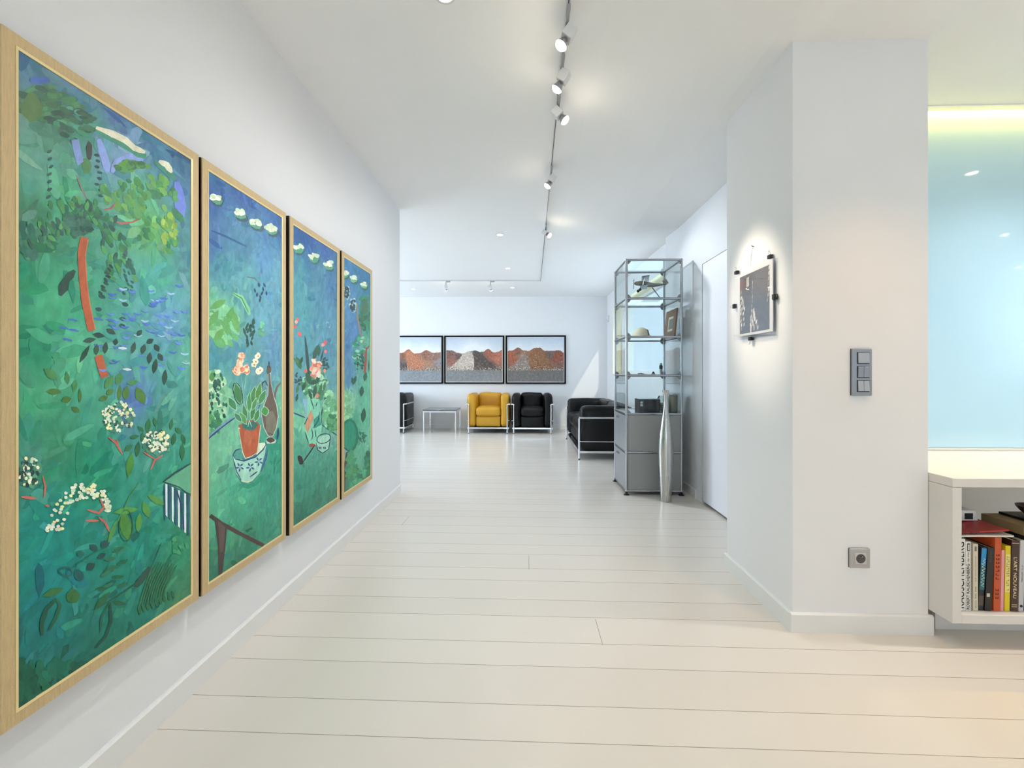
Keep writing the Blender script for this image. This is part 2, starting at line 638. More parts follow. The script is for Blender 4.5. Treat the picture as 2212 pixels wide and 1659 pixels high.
for i, (a, b_, c, d) in enumerate(EW):
    window('window_%d' % (3 + i), 'x', XEAST + 0.1, a, b_, c, d, 2)
for i, (a, b_) in enumerate(RW):  # unseen rear windows, added as openings for the fill light
    window('window_%d' % (5 + i), 'y', YREAR - 0.1, a, b_, 0.5, 2.35, 3)

# added lining in the far window recess, sunlit yellow put into its colour
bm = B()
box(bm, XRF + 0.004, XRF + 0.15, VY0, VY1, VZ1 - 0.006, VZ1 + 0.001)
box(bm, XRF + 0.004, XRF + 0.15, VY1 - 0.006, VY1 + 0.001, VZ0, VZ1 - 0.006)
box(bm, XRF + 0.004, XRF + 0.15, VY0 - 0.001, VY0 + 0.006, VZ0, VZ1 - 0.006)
struct('trim_window_recess', bm, mat('sunlit_yellow_tint', (255, 246, 204), 0.6, var=0.01))

# door flush in the glossy wall
bm = B()
box(bm, XRN + 0.002, XRN + 0.042, DY0 + 0.004, DY1 - 0.006, 0.022, DZ)
struct('door_1', bm, mat('door_paint', (236, 236, 242), 0.45, var=0.01))
bm = B()
box(bm, XRN + 0.05, XRN + 0.06, DY0, DY1, 0, 0.021)
struct('trim_door_gap', bm, M_RUBBER)

# baseboards
def baseboard(name, pts, h=0.082, t=0.013):
    """Skirting along a floor polyline, room on the side the offset points to."""
    bm = B()
    for (x0, y0, x1, y1, nx, ny) in pts:
        prof = [(0, 0), (t, 0), (t, h - 0.006), (t * 0.55, h), (0, h)]
        ra = [bm.verts.new((x0 + nx * a, y0 + ny * a, z)) for a, z in prof]
        rb = [bm.verts.new((x1 + nx * a, y1 + ny * a, z)) for a, z in prof]
        for k in range(len(prof)):
            k2 = (k + 1) % len(prof)
            bm.faces.new((ra[k], ra[k2], rb[k2], rb[k]))
        bm.faces.new(ra)
        bm.faces.new(rb[::-1])
    return struct(name, bm, M_BASE)
baseboard('baseboard_left', [(XL, YREAR, XL, 3.985, 1, 0)])
baseboard('baseboard_back', [(XFL, YB, XRF, YB, 0, -1)])
baseboard('baseboard_right', [(XRN, 3.88, XRN, 4.72, -1, 0)])
baseboard('baseboard_far_right', [(XRF, 4.72, XRF, YB, -1, 0)])
baseboard('baseboard_pillar', [(COLX0 - 0.013, COLY0, COLX1 + 0.013, COLY0, 0, -1), (COLX0, COLY0, COLX0, COLY1 + 0.013, -1, 0), (COLX1, COLY0, COLX1, COLY1, 1, 0)])
# white ledge under the far window, behind the sofa
bm = B()
box(bm, XRF - 0.135, XRF, 4.80, 8.05, 0, 0.6, 0.004)
struct('trim_window_ledge', bm, M_TRIM)

# ------------------------------------------------------------------ four-panel painting
XC = -1.1204          # canvas plane
_dv = Vector((-sin(YAW), cos(YAW), 0))
_rv = Vector((cos(YAW), sin(YAW), 0))

def canvas_pt(x, y):
    """Where a spot measured on the photograph lies on the canvas: (along the wall, height)."""
    ray = _dv * FPX + _rv * (x - 1106) + Vector((0, 0, 805 - y))
    t = XC / ray.x
    return ray.y * t, CAM_H + ray.z * t

class Paint:
    """Collects brush marks on a flat sheet; u runs along the sheet, v up."""
    def __init__(self, u0, u1, v0, v1, base, to_uv=lambda x, y: (x, y), seed=0, nu=24, nv=60, soft=0.0):
        self.soft = soft
        self.r = random.Random(seed)
        self.b = (u0, u1, v0, v1)
        self.V, self.F, self.C = [], [], []
        self.to = to_uv
        self.ctrl = [(to_uv(x, y), (c[0], c[1] + 12, c[2] - 16) if soft > 0.05 and c[2] > 160 and c[1] < 150 else c) for (x, y), c in base]
        self.k = 0
        for i in range(nu + 1):
            for j in range(nv + 1):
                self.V.append((u0 + (u1 - u0) * i / nu, v0 + (v1 - v0) * j / nv, 0))
        cs = [self.base(v[0], v[1], 8) for v in self.V]
        for i in range(nu):
            for j in range(nv):
                f = [i * (nv + 1) + j, (i + 1) * (nv + 1) + j, (i + 1) * (nv + 1) + j + 1, i * (nv + 1) + j + 1]
                self.F.append(f)
                self.C.append([cs[q] for q in f])

    def base(self, u, v, jit=0):
        sw, acc = 0, [0, 0, 0]
        for (a, b), c in self.ctrl:
            w = 1 / ((((u - a) ** 2 + ((v - b) * 0.8) ** 2) + 2e-4) ** 1.5)
            sw += w
            for q in range(3):
                acc[q] += w * c[q]
        j = self.r.uniform(-jit, jit)
        return tuple(max(0, min(255, a / sw + j)) for a in acc)

    def raw(self, uv, col, keep=False):
        u0, u1, v0, v1 = self.b
        if not keep:
            self.k += 1
        d = 0.0002 + self.k * 7e-7
        n = len(self.V)
        pts = [(max(u0, min(u1, a)), max(v0, min(v1, b))) for a, b in uv]
        if max(p[0] for p in pts) - min(p[0] for p in pts) < 1e-5 or max(p[1] for p in pts) - min(p[1] for p in pts) < 1e-5:
            return
        self.V += [(a, b, d) for a, b in pts]
        self.F.append(list(range(n, n + len(pts))))
        self.C.append([col] * len(pts))

    def soften(self, c):
        return c if not self.soft else tuple(q * (1 - self.soft) + w_ * self.soft for q, w_ in zip(c, (126, 156, 146)))

    def jc(self, c, j):
        d = self.r.uniform(-j, j)
        return tuple(max(0, min(255, q + d + self.r.uniform(-j, j) * 0.4)) for q in c)

    def poly(self, pts, c):
        self.raw([self.to(*p) for p in pts], c)

    def blob(self, x, y, rx, ry, c, ang=0, n=11, j=0.14, jc=10):
        pts = []
        ca, sa = cos(R(ang)), sin(R(ang))
        for k in range(n):
            t = 2 * pi * k / n
            f = 1 + self.r.uniform(-j, j)
            a, b = rx * cos(t) * f, ry * sin(t) * f
            pts.append(self.to(x + a * ca - b * sa, y + a * sa + b * ca))
        self.raw(pts, self.jc(c, jc))

    def leaf(self, x, y, ln, wd, ang, c, jc=8):
        """Pointed leaf, long axis at ang degrees from up."""
        ca, sa = cos(R(ang)), sin(R(ang))
        prof = [(0, -1), (.55, -.55), (.9, 0), (.6, .55), (0, 1), (-.6, .55), (-.9, 0), (-.55, -.55)]
        self.raw([self.to(x + (a * wd * ca - b * ln * sa), y + (a * wd * sa + b * ln * ca)) for a, b in prof], self.jc(c, jc))

    def line(self, pts, w, c, taper=True, j=0.12):
        P = [Vector(p) for p in pts]
        Q = []
        for i in range(len(P) - 1):
            m = max(2, int((P[i + 1] - P[i]).length / (w * 1.2 + 1)))
            Q += [P[i].lerp(P[i + 1], k / m) for k in range(m)]
        Q.append(P[-1])
        Lf, Rt = [], []
        for i, p in enumerate(Q):
            t = (Q[min(i + 1, len(Q) - 1)] - Q[max(i - 1, 0)])
            if t.length < 1e-6:
                continue
            t.normalize()
            nn = Vector((-t.y, t.x))
            f = 1 + self.r.uniform(-j, j)
            if taper:
                s = i / max(1, len(Q) - 1)
                f *= 0.45 + 0.55 * min(1, 5 * s, 5 * (1 - s))
            Lf.append(p + nn * w / 2 * f)
            Rt.append(p - nn * w / 2 * f)
        for i in range(len(Lf) - 1):
            self.raw([self.to(*Lf[i]), self.to(*Lf[i + 1]), self.to(*Rt[i + 1]), self.to(*Rt[i])], c, i > 0)

    def ring(self, x, y, rx, ry, w, c, ang=0):
        ca, sa = cos(R(ang)), sin(R(ang))
        pts = [(x + rx * cos(t) * ca - ry * sin(t) * sa, y + rx * cos(t) * sa + ry * sin(t) * ca) for t in [2 * pi * k / 14 for k in range(15)]]
        self.line(pts, w, c, taper=False)

    def scatter(self, x, y, rx, ry, n, size, cols, asp=1.6, ang=None, leaf=False, hole=0.0):
        for _ in range(n):
            t, q = self.r.uniform(0, 2 * pi), sqrt(self.r.uniform(hole, 1))
            a = self.r.uniform(0, 180) if ang is None else self.r.gauss(ang, 14)
            s = size * self.r.uniform(0.7, 1.3)
            px, py, c = x + rx * q * cos(t), y + ry * q * sin(t), self.r.choice(cols)
            if leaf:
                self.leaf(px, py, s * asp, s, a, c)
            else:
                self.blob(px, py, s * asp, s, c, a, n=8)

    def dabs(self, n, ln, wd, jit, angs):
        u0, u1, v0, v1 = self.b
        for _ in range(n):
            u, v = self.r.uniform(u0, u1), self.r.uniform(v0, v1)
            c = self.base(u, v)
            d = self.r.gauss(0, jit)
            c = tuple(max(0, min(255, q + d * (1, 0.9, 0.7)[i] + self.r.gauss(0, jit * 0.35))) for i, q in enumerate(c))
            a = R(self.r.gauss(*self.r.choice(angs)))
            L_, W_ = ln * self.r.uniform(.5, 1.4), wd * self.r.uniform(.5, 1.3)
            pts = []
            for k in range(9):
                t = 2 * pi * k / 9
                f = 1 + self.r.uniform(-.22, .22)
                x_, y_ = L_ * cos(t) * f, W_ * sin(t) * f
                pts.append((u + x_ * cos(a) - y_ * sin(a), v + x_ * sin(a) + y_ * cos(a)))
            self.raw(pts, c)

    def build(self, name, m, parent, place):
        """place(u, v, d) gives the world point."""
        off = ORIG.get(parent.name, Vector())
        me = bpy.data.meshes.new(name)
        me.from_pydata([tuple(Vector(place(*v)) - off) for v in self.V], [], self.F)
        ca = me.color_attributes.new('pigment', 'FLOAT_COLOR', 'CORNER')
        flat = []
        for cs in self.C:
            for c in cs:
                c = self.soften(c)
                flat += [lin(c[0]), lin(c[1]), lin(c[2]), 1.0]
        ca.data.foreach_set('color', flat)
        me.materials.append(m)
        return link(bpy.data.objects.new(name, me), parent)

PB = [(0.893, 1.455), (1.470, 1.997), (2.031, 2.588), (2.618, 3.142)]
PZ0, PZ1 = 0.336, 1.855
FW = 0.033
PLAB = ['tall gold-framed green painting of a red-trunked tree over white flower clusters, nearest of four',
        'tall gold-framed painting of a terracotta potted plant and a dark ewer',
        'tall gold-framed painting of a flower bouquet, a small bowl and a smoking pipe',
        'tall gold-framed painting with a forked tree, the panel closest to the wall corner']

def picture_frame(root, y0, y1):
    # dark tray against the wall
    bm = B()
    box(bm, XL, XL + 0.0385, y0, y1, PZ0, PZ1)
    obj('backing_tray', bm, M_DARKW, root)
    for nm, m, a, b_, xf, xi in (('frame', M_GOLD, 0.0006, FW - 0.006, XL + 0.0432, XL + 0.0427), ('inner_fillet', M_GOLDL, FW - 0.006, FW, XL + 0.0437, XL + 0.0425)):
        bm = B()
        o = [(y0 + a, PZ0 + a), (y1 - a, PZ0 + a), (y1 - a, PZ1 - a), (y0 + a, PZ1 - a)]
        i = [(y0 + b_, PZ0 + b_), (y1 - b_, PZ0 + b_), (y1 - b_, PZ1 - b_), (y0 + b_, PZ1 - b_)]
        back = XL + 0.0386
        for k in range(4):
            k2 = (k + 1) % 4
            P = [(xf, *o[k]), (xf, *o[k2]), (xi, *i[k2]), (xi, *i[k])]
            Q = [(back, *o[k]), (back, *o[k2]), (back, *i[k2]), (back, *i[k])]
            vs = [bm.verts.new(p) for p in P + Q]
            for f in ((0, 1, 2, 3), (7, 6, 5, 4), (0, 4, 5, 1), (2, 6, 7, 3), (0, 3, 7, 4), (1, 5, 6, 2)):
                bm.faces.new([vs[q] for q in f])
        obj(nm, bm, m, root)

roots = []
for (y0, y1), lab in zip(PB, PLAB):
    rt = thing('framed_painting', lab, 'painting', (XL, (y0 + y1) / 2, PZ0), 'panels of the green garden painting')
    picture_frame(rt, y0, y1)
    roots.append(rt)

def c7(a, b): return (a / 2.073, 40 + b / 2.073)
def c8(a, b): return (a / 2.073, 840 + b / 2.073)
def c2(a, b): return (420 + a / 1.691, 320 + b / 1.691)
def d2(a, b): return (420 + a / 4.877, 760 + b / 4.877)
def e3(a, b): return (610 + a / 2.241, 440 + b / 2.241)
def g3(a, b): return (620 + a / 3.605, 640 + b / 3.605)

def canvas(i, base, seed):
    y0, y1 = PB[i]
    return Paint(y0 + FW - 0.002, y1 - FW + 0.002, PZ0 + FW - 0.002, PZ1 - FW + 0.002, base, canvas_pt, seed, soft=0.08)

def put(p, i):
    return p.build('canvas', M_PAINTING, roots[i], lambda u, v, d: (XC + 0.0005 + d, u, v))

DK, DK2, GR, GR2, PALE = (42, 70, 60), (50, 62, 60), (66, 128, 74), (90, 150, 66), (224, 226, 200)
NAVY, BL, TERRA, BROWN = (36, 56, 100), (78, 112, 205), (176, 86, 54), (62, 42, 38)
# -- panel with the tree
P = canvas(0, [((60, 130), (30, 95, 130)), ((60, 180), (70, 105, 165)), ((150, 200), (66, 108, 172)), ((250, 225), (56, 92, 150)), ((400, 325), (40, 84, 128)), ((130, 230), (60, 118, 74)), ((80, 220), (66, 118, 66)), ((200, 290), (50, 130, 108)),
    ((80, 330), (88, 150, 135)), ((340, 320), (62, 104, 168)), ((232, 335), (115, 146, 205)), ((270, 330), (112, 140, 206)), ((400, 400), (70, 104, 168)), ((300, 420), (80, 165, 122)), ((150, 430), (66, 158, 116)), ((60, 500), (58, 120, 88)), ((330, 500), (92, 162, 92)), ((405, 540), (74, 128, 140)),
    ((100, 650), (72, 168, 124)), ((60, 620), (24, 128, 92)), ((340, 600), (76, 160, 148)), ((360, 690), (94, 150, 184)), ((300, 770), (82, 146, 166)), ((80, 760), (30, 128, 92)), ((410, 760), (84, 158, 140)), ((160, 760), (78, 170, 130)), ((80, 850), (66, 152, 112)), ((220, 880), (66, 152, 122)), ((285, 860), (78, 102, 190)),
    ((120, 960), (44, 128, 92)), ((340, 920), (66, 142, 122)), ((60, 1000), (56, 124, 112)), ((200, 1010), (18, 128, 96)), ((360, 1050), (40, 138, 112)), ((100, 1150), (8, 126, 116)), ((100, 1250), (6, 118, 116)), ((300, 1190), (14, 122, 104)), ((80, 1400), (6, 104, 104)), ((300, 1330), (12, 108, 92)), ((60, 1500), (4, 78, 60)), ((200, 1450), (10, 92, 78)), ((400, 1270), (48, 118, 84)), ((400, 1180), (40, 132, 96))], 1)
P.dabs(620, 0.03, 0.011, 13, ((80, 30), (10, 25)))
P.scatter(*c7(215, 390), 70, 40, 60, 7, [(52, 104, 66), (40, 92, 70), (34, 78, 66), (62, 122, 78)], 2.0, 10)
P.scatter(*c7(330, 470), 40, 40, 40, 5, [(44, 96, 70), (60, 140, 110), (36, 80, 64)], 2.0, 20)
P.blob(*c7(140, 400), 22, 32, (72, 112, 58))
P.blob(*c7(180, 275), 22, 9, (58, 96, 175))
for yy in range(595, 840, 34):
    P.blob(*c7(220 + random.uniform(-8, 8), yy), 6, 3.2, (40, 84, 80), -30)
for yy in range(560, 800, 26):
    P.blob(*c7(440 + random.uniform(-9, 9), yy), 5.5, 3, (40, 72, 76), 20)
P.blob(*c7(398, 590), 7, 20, (58, 60, 58))
P.blob(*c7(385, 660), 10, 18, (70, 120, 70))
P.poly([c7(*q) for q in ((318, 545), (350, 540), (372, 640), (345, 660), (330, 610))], (122, 146, 206))
P.line([c7(*q) for q in ((440, 540), (470, 640), (480, 690))], 18, (134, 156, 220))
P.line([c7(*q) for q in ((500, 690), (520, 640), (590, 615), (640, 635))], 14, (136, 158, 222))
P.line([c7(*q) for q in ((790, 730), (800, 800), (815, 890))], 22, (104, 124, 206))
P.line([c7(*q) for q in ((430, 495), (520, 540), (600, 585), (650, 620))], 22, (62, 138, 112))
P.line([c7(*q) for q in ((428, 488), (500, 515), (560, 545), (600, 580), (648, 600))], 13, (222, 216, 190))
P.blob(*c7(505, 520), 12, 7, (230, 226, 205), 25)
P.line([c7(*q) for q in ((690, 640), (740, 680), (785, 720))], 13, (60, 130, 110))
P.line([c7(*q) for q in ((710, 638), (745, 655), (768, 690))], 12, (222, 218, 196))
P.scatter(*c7(585, 665), 34, 12, 26, 5, [(90, 150, 66), (70, 132, 66), (54, 108, 70)], 1.8, 20)
for (a, b_) in ((560, 770), (640, 770), (700, 740), (740, 800), (760, 900), (750, 1000), (560, 840), (620, 850), (650, 950), (480, 780)):
    P.scatter(*c7(a, b_), 24, 24, 10, 6, [(70, 136, 76), (84, 150, 90), (54, 120, 80), (104, 164, 82)], 1.7, 60)
P.scatter(*c7(755, 970), 16, 46, 26, 4.5, [(128, 164, 62), (100, 150, 70), (146, 176, 84)], 1.6, 80)
P.line([c7(*q) for q in ((340, 700), (362, 760), (400, 835))], 3, (140, 110, 112))
P.line([c7(*q) for q in ((462, 856), (495, 850), (514, 828))], 3.6, (168, 92, 76))
P.line([c7(*q) for q in ((498, 900), (540, 918), (590, 912), (625, 896))], 4, (170, 96, 76))
for path in (((400, 870), (500, 920), (560, 1020), (580, 1130)), ((390, 880), (280, 880), (180, 940), (120, 1000)), ((400, 860), (470, 960), (500, 1080), (520, 1140)), ((380, 920), (300, 930), (200, 990)), ((420, 850), (330, 830), (250, 840))):
    for s in range(30):
        t = s / 29 * (len(path) - 1)
        k = min(int(t), len(path) - 2)
        f = t - k
        a = path[k][0] * (1 - f) + path[k + 1][0] * f
        b_ = path[k][1] * (1 - f) + path[k + 1][1] * f
        P.blob(*c7(a + random.uniform(-26, 26), b_ + random.uniform(-20, 34)), 10, 4.5, random.choice([(58, 124, 78), (80, 148, 84), (44, 104, 84), (54, 92, 82)]), random.uniform(30, 110))
P.scatter(*c7(350, 930), 24, 20, 30, 6, [(44, 84, 76), (52, 96, 84), (60, 110, 90)], 1.7)
P.scatter(*c7(120, 990), 34, 36, 30, 7, [(44, 100, 84), (54, 112, 92), (60, 134, 100)], 1.8, 70)
for s in range(18):
    P.blob(*c7(570 + random.uniform(-20, 20), 1060 + s * 10), 5, 2.4, (46, 92, 86), random.uniform(30, 70))
P.line([c7(*q) for q in ((377, 980), (362, 1050), (368, 1160), (380, 1270), (408, 1398))], 17, TERRA, False)
P.line([c7(*q) for q in ((392, 990), (380, 1060), (386, 1170), (398, 1270), (424, 1392))], 2, (190, 120, 84), False)
P.line([c7(*q) for q in ((438, 1508), (466, 1606))], 18, TERRA, False)
P.line([c7(*q) for q in ((332, 1128), (295, 1170), (268, 1240))], 19, DK, True, 0.3)
for s in range(10):
    P.blob(*c7(495 - s * 5 + random.uniform(-8, 8), 1110 + s * 15), 6, 2.6, DK, random.uniform(20, 60))
for q in ((455, 1245), (440, 1302), (558, 1280), (548, 1345), (545, 1375)):
    P.blob(*c7(*q), 7, 4, (44, 84, 84), 20)
for _ in range(62):
    a, b_ = P.r.uniform(430, 838), P.r.uniform(1180, 1600)
    P.line([c7(a - 18, b_), c7(a, b_ + 8), c7(a + 18, b_ + 4)], P.r.uniform(2.4, 5), P.r.choice([BL, (92, 124, 210), (70, 104, 190), (96, 136, 214), (150, 190, 214)]))
for q in ((325, 1348), (285, 1385), (330, 1395), (300, 1437), (440, 1345), (495, 1350)):
    P.line([c7(q[0] - 24, q[1] - 3), c7(q[0], q[1]), c7(q[0] + 20, q[1] + 6)], 4, (70, 104, 190))
for q in ((550, 1475), (570, 1570)):
    P.line([c7(q[0] - 22, q[1]), c7(q[0] + 16, q[1] + 3)], 6, (206, 220, 226))
for (a, b_, g, l_) in ((398, 1440, 80, 30), (376, 1502, 30, 46), (430, 1482, 5, 26), (470, 1475, 8, 28), (515, 1448, 10, 16), (440, 1418, 100, 28), (495, 1402, 120, 24), (595, 1475, 15, 28), (640, 1480, 15, 24), (670, 1445, 60, 18), (700, 1475, 150, 20), (668, 1520, 5, 26), (716, 1516, 150, 20), (692, 1556, 10, 34), (736, 1606, 5, 36), (622, 1408, 40, 18)):
    P.leaf(*c7(a, b_), l_ / 2.07, 6.5, g, DK)
for (a, b_, g, l_, w_) in ((225, 1592, -50, 40, 22), (298, 1610, -5, 30, 13), (332, 1645, 10, 30, 14), (486, 1628, 30, 36, 20), (530, 1614, 20, 30, 20), (590, 1630, 80, 26, 14)):
    P.leaf(*c7(a, b_), l_ / 2.07, w_ / 2.07, g, GR)
for (a, b_, g, l_, w_) in ((240, 12, 95, 34, 16), (295, 48, 80, 24, 18), (355, 30, 0, 34, 9), (336, 92, -60, 22, 14), (462, 42, 70, 22, 14), (490, 14, 60, 20, 16), (532, 18, 5, 36, 13), (562, 18, 10, 32, 19), (626, 30, -25, 44, 26)):
    P.leaf(*c8(a, b_), l_ / 2.07, w_ / 2.07, g, (70, 112, 52))
def cluster(cx, cy, rx, ry, n, hole=0.0):
    P.scatter(*c8(cx, cy), rx / 2.07, ry / 2.07, 26, 5, [(70, 130, 106), (84, 146, 112), (58, 116, 96)], 1.3)
    P.scatter(*c8(cx, cy), rx / 2.07, ry / 2.07, n, 3.0, [PALE, (232, 226, 170), (206, 220, 196), (238, 234, 206)], 1.2, hole=hole)
    P.scatter(*c8(cx, cy), rx / 2.07, ry / 2.07, n // 3, 2, [(44, 84, 74)], 1.6)
cluster(525, 125, 74, 66, 62)
cluster(700, 235, 62, 50, 60)
cluster(125, 370, 58, 62, 26)
P.scatter(*c8(125, 370), 28, 30, 22, 2.6, [(30, 60, 60)], 2.0, 90)
for s in range(110):
    t = P.r.uniform(-0.35, 3.5)
    q = P.r.uniform(0.45, 1)
    P.blob(*c8(400 + 30 * cos(t) * q - 60 * max(0, t - 1.5) * q + 60 * cos(t), 545 - 125 * sin(max(0, min(pi, t))) * q + max(0, t - 2.2) * 70), 4, 3.4, P.r.choice([PALE, (232, 226, 160), (220, 226, 206), (196, 214, 186)]))
for pts, w in ((((445, 490), (462, 530), (440, 556), (388, 542)), 5), (((440, 576), (470, 600), (487, 640)), 5), (((380, 590), (440, 590)), 4), (((482, 215), (515, 240), (545, 292)), 4), (((520, 225), (528, 270)), 4), (((726, 296), (690, 320), (672, 362)), 4), (((640, 282), (690, 315)), 3), (((92, 484), (158, 491)), 6), (((193, 488), (200, 440), (188, 388)), 4), (((200, 522), (218, 524)), 6)):
    P.line([c8(*q) for q in pts], w, (186, 96, 84))
for (a, b_, g, l_, w_) in ((814, 282, 0, 40, 13), (818, 226, -15, 26, 12), (797, 186, -50, 20, 12), (776, 226, 10, 28, 13), (765, 160, 10, 26, 10), (660, 166, 10, 34, 14), (692, 148, -10, 20, 10), (614, 270, 8, 36, 13), (574, 264, 50, 24, 14), (600, 214, 80, 22, 10), (628, 180, -50, 18, 10), (635, 215, 5, 24, 9)):
    P.leaf(*c8(a, b_), l_ / 2.07, w_ / 2.07, g, (44, 104, 62))
for (a, b_, g, l_, w_) in ((579, 340, 8, 58, 20), (560, 612, -8, 70, 30), (562, 545, 82, 58, 18), (619, 598, 5, 46, 18), (652, 540, -20, 40, 20), (696, 497, -60, 46, 18), (500, 640, 20, 60, 12)):
    P.leaf(*c8(a, b_), l_ / 2.07, w_ / 2.07, g, (72, 136, 58))
P.ring(*c8(561, 612), 15, 34, 2.4, (40, 90, 56))
P.line([c8(*q) for q in ((500, 640), (580, 480), (620, 420))], 3, (60, 130, 80))
P.poly([c8(*q) for q in ((732, 418), (852, 336), (852, 470))], (92, 164, 128))
P.line([c8(*q) for q in ((728, 416), (785, 372), (852, 335))], 3.4, (40, 66, 80))
P.line([c8(*q) for q in ((728, 416), (800, 440), (850, 480))], 3, (40, 66, 80))
for k in range(9):
    x0 = 738 + k * 14
    y0_ = 424 + k * 7
    P.poly([c8(x0, y0_), c8(x0 + 9, y0_ + 4), c8(x0 + 9, y0_ + 150 + k * 5), c8(x0 + 1, y0_ + 140 + k * 6)], (214, 222, 230) if k % 2 == 0 else (44, 74, 112))
P.line([c8(*q) for q in ((732, 425), (735, 590))], 2.6, NAVY)
P.line([c8(*q) for q in ((790, 455), (808, 520), (822, 630))], 3, NAVY)
for (a, b_, g, w_) in ((403, 795, 60, 22), (452, 748, 60, 16), (468, 696, 70, 22), (416, 710, -60, 18)):
    P.leaf(*c8(a, b_), 11, w_ / 2.3, g, (28, 70, 66))
P.ring(*c8(292, 818), 15, 9, 4, (24, 92, 84), 10)
P.blob(*c8(350, 835), 10, 13, (24, 92, 84), -20)
P.blob(*c8(358, 738), 8, 6, (24, 92, 84))
for (a, b_) in ((485, 812), (525, 842), (545, 776), (490, 762), (526, 720), (480, 880), (548, 878), (455, 895), (500, 800), (470, 826)):
    P.blob(*c8(a, b_), 13, 4, (30, 96, 66), random.uniform(-40, 0))
P.leaf(*c8(235, 910), 24, 9, 70, (40, 96, 48))
P.blob(*c8(325, 926), 15, 15, (38, 92, 44))
P.line([c8(*q) for q in ((250, 940), (205, 985), (183, 1050), (186, 1105))], 10, (20, 74, 56))
P.line([c8(*q) for q in ((250, 940), (266, 970), (245, 1030), (215, 1080))], 8, (24, 84, 58))
P.line([c8(*q) for q in ((488, 955), (452, 1020), (446, 1090))], 5, (20, 84, 64))
P.line([c8(*q) for q in ((490, 955), (494, 1040), (470, 1110), (424, 1160))], 6.5, (20, 64, 52))
P.leaf(*c8(455, 950), 26, 9, 40, (30, 90, 56))
P.leaf(*c8(530, 958), 16, 5, 100, (30, 90, 60))
P.line([c8(*q) for q in ((408, 992), (520, 930), (605, 872), (680, 790), (720, 690))], 2.6, (24, 80, 56))
P.line([c8(*q) for q in ((300, 815), (400, 745), (480, 705))], 2.2, (24, 96, 76))
P.line([c8(*q) for q in ((605, 885), (640, 840), (668, 800))], 16, (34, 70, 60), True, 0.35)
for k in range(10):
    P.line([c8(690 + k * 11, 770 + k * 2), c8(655 + k * 9, 860 + k * 4), c8(618 + k * 12, 975 - k * 3)], 3.4, (38, 96, 62))
for k in range(9):
    P.line([c8(625 + k * 19, 1010 - k * 9), c8(617 + k * 19, 970 - k * 8)], 7, (34, 92, 56))
P.scatter(*c8(800, 700), 18, 18, 14, 4, [(40, 130, 86), (50, 140, 96)], 1.6)
P.scatter(*c8(250, 1290), 110, 26, 60, 10, [(8, 84, 62), (10, 92, 74), (6, 76, 56)], 1.9, 60)
P.scatter(*c8(110, 1330), 22, 60, 40, 9, [(4, 74, 54), (6, 84, 64)], 1.8, 80)
put(P, 0)
# -- panel with the potted plant
P = canvas(1, [(c2(a, b_), c) for (a, b_, c) in ((60, 110, (40, 96, 140)), (60, 150, (48, 84, 152)), (180, 150, (48, 84, 152)), (300, 250, (48, 92, 152)), (60, 330, (62, 100, 152)), (180, 330, (70, 108, 165)), (250, 400, (80, 118, 188)), (100, 450, (72, 134, 150)), (200, 480, (86, 136, 172)), (300, 500, (90, 134, 184)),
    (70, 600, (110, 180, 140)), (130, 640, (110, 178, 138)), (250, 600, (92, 136, 186)), (150, 740, (70, 130, 152)), (290, 750, (86, 124, 184)), (80, 760, (66, 134, 150)), (250, 870, (94, 132, 172)), (80, 900, (110, 180, 140)), (300, 960, (104, 176, 146)), (150, 1050, (108, 180, 146)), (80, 1150, (98, 174, 140)), (100, 1100, (108, 180, 144)), (290, 1080, (50, 150, 120)),
    (180, 1250, (70, 168, 132)), (290, 1200, (46, 142, 116)), (270, 1300, (48, 140, 116)), (100, 1280, (80, 168, 132)), (150, 1350, (50, 142, 112)), (290, 1400, (50, 130, 104)), (200, 1460, (38, 118, 90)), (150, 1540, (44, 112, 84)), (70, 1560, (36, 106, 84)))], 2)
P.dabs(420, 0.03, 0.011, 11, ((85, 25), (5, 25)))
for (a, b_) in ((78, 185), (165, 240), (222, 275), (280, 296)):
    P.blob(*c2(a + 6, b_ + 10), 15, 11, (52, 84, 98), 30)
    P.blob(*c2(a, b_ + 2), 15, 9, (90, 150, 120), 30)
    P.scatter(*c2(a, b_ - 4), 11, 6, 9, 4, [(218, 222, 206), (196, 212, 180), (228, 226, 210)], 1.7, 30)
P.line([c2(*q) for q in ((60, 300), (120, 325), (190, 360))], 4, (40, 76, 128))
P.line([c2(*q) for q in ((190, 470), (220, 475), (240, 500))], 3, (90, 110, 120))
for (a, b_) in ((220, 520), (235, 500), (250, 515), (262, 530), (240, 545), (255, 500), (228, 535), (246, 530), (238, 555)):
    P.leaf(*c2(a, b_), 5.5, 2.6, random.uniform(-40, 40), (34, 60, 90))
P.scatter(*c2(105, 650), 32, 44, 60, 6, [(120, 186, 140), (140, 196, 140), (92, 158, 96)], 1.8, 50)
P.line([c2(*q) for q in ((140, 530), (170, 545), (195, 590), (200, 610))], 10, (120, 186, 140))
P.line([c2(*q) for q in ((140, 530), (172, 548), (196, 600))], 2.4, (62, 128, 80))
for (a, b_, g, l_) in ((85, 570, 60, 20), (70, 620, 30, 20), (115, 650, -10, 22), (130, 610, 20, 20), (150, 640, -15, 22), (90, 680, 40, 18)):
    P.leaf(*c2(a, b_), l_, 9, g, (92, 154, 82))
P.scatter(*c2(210, 655), 12, 14, 9, 3, [(34, 74, 62)], 2.0, 90)
for s in range(14):
    P.leaf(*c2(203 + random.uniform(-15, 15), 640 + s * 6), 6, 3, random.uniform(-30, 30), (36, 70, 62))
P.scatter(*c2(245, 660), 8, 14, 8, 3.4, [(110, 180, 140), (84, 150, 110)], 1.6)
P.leaf(*c2(182, 670), 10, 3.4, -20, (36, 66, 66))
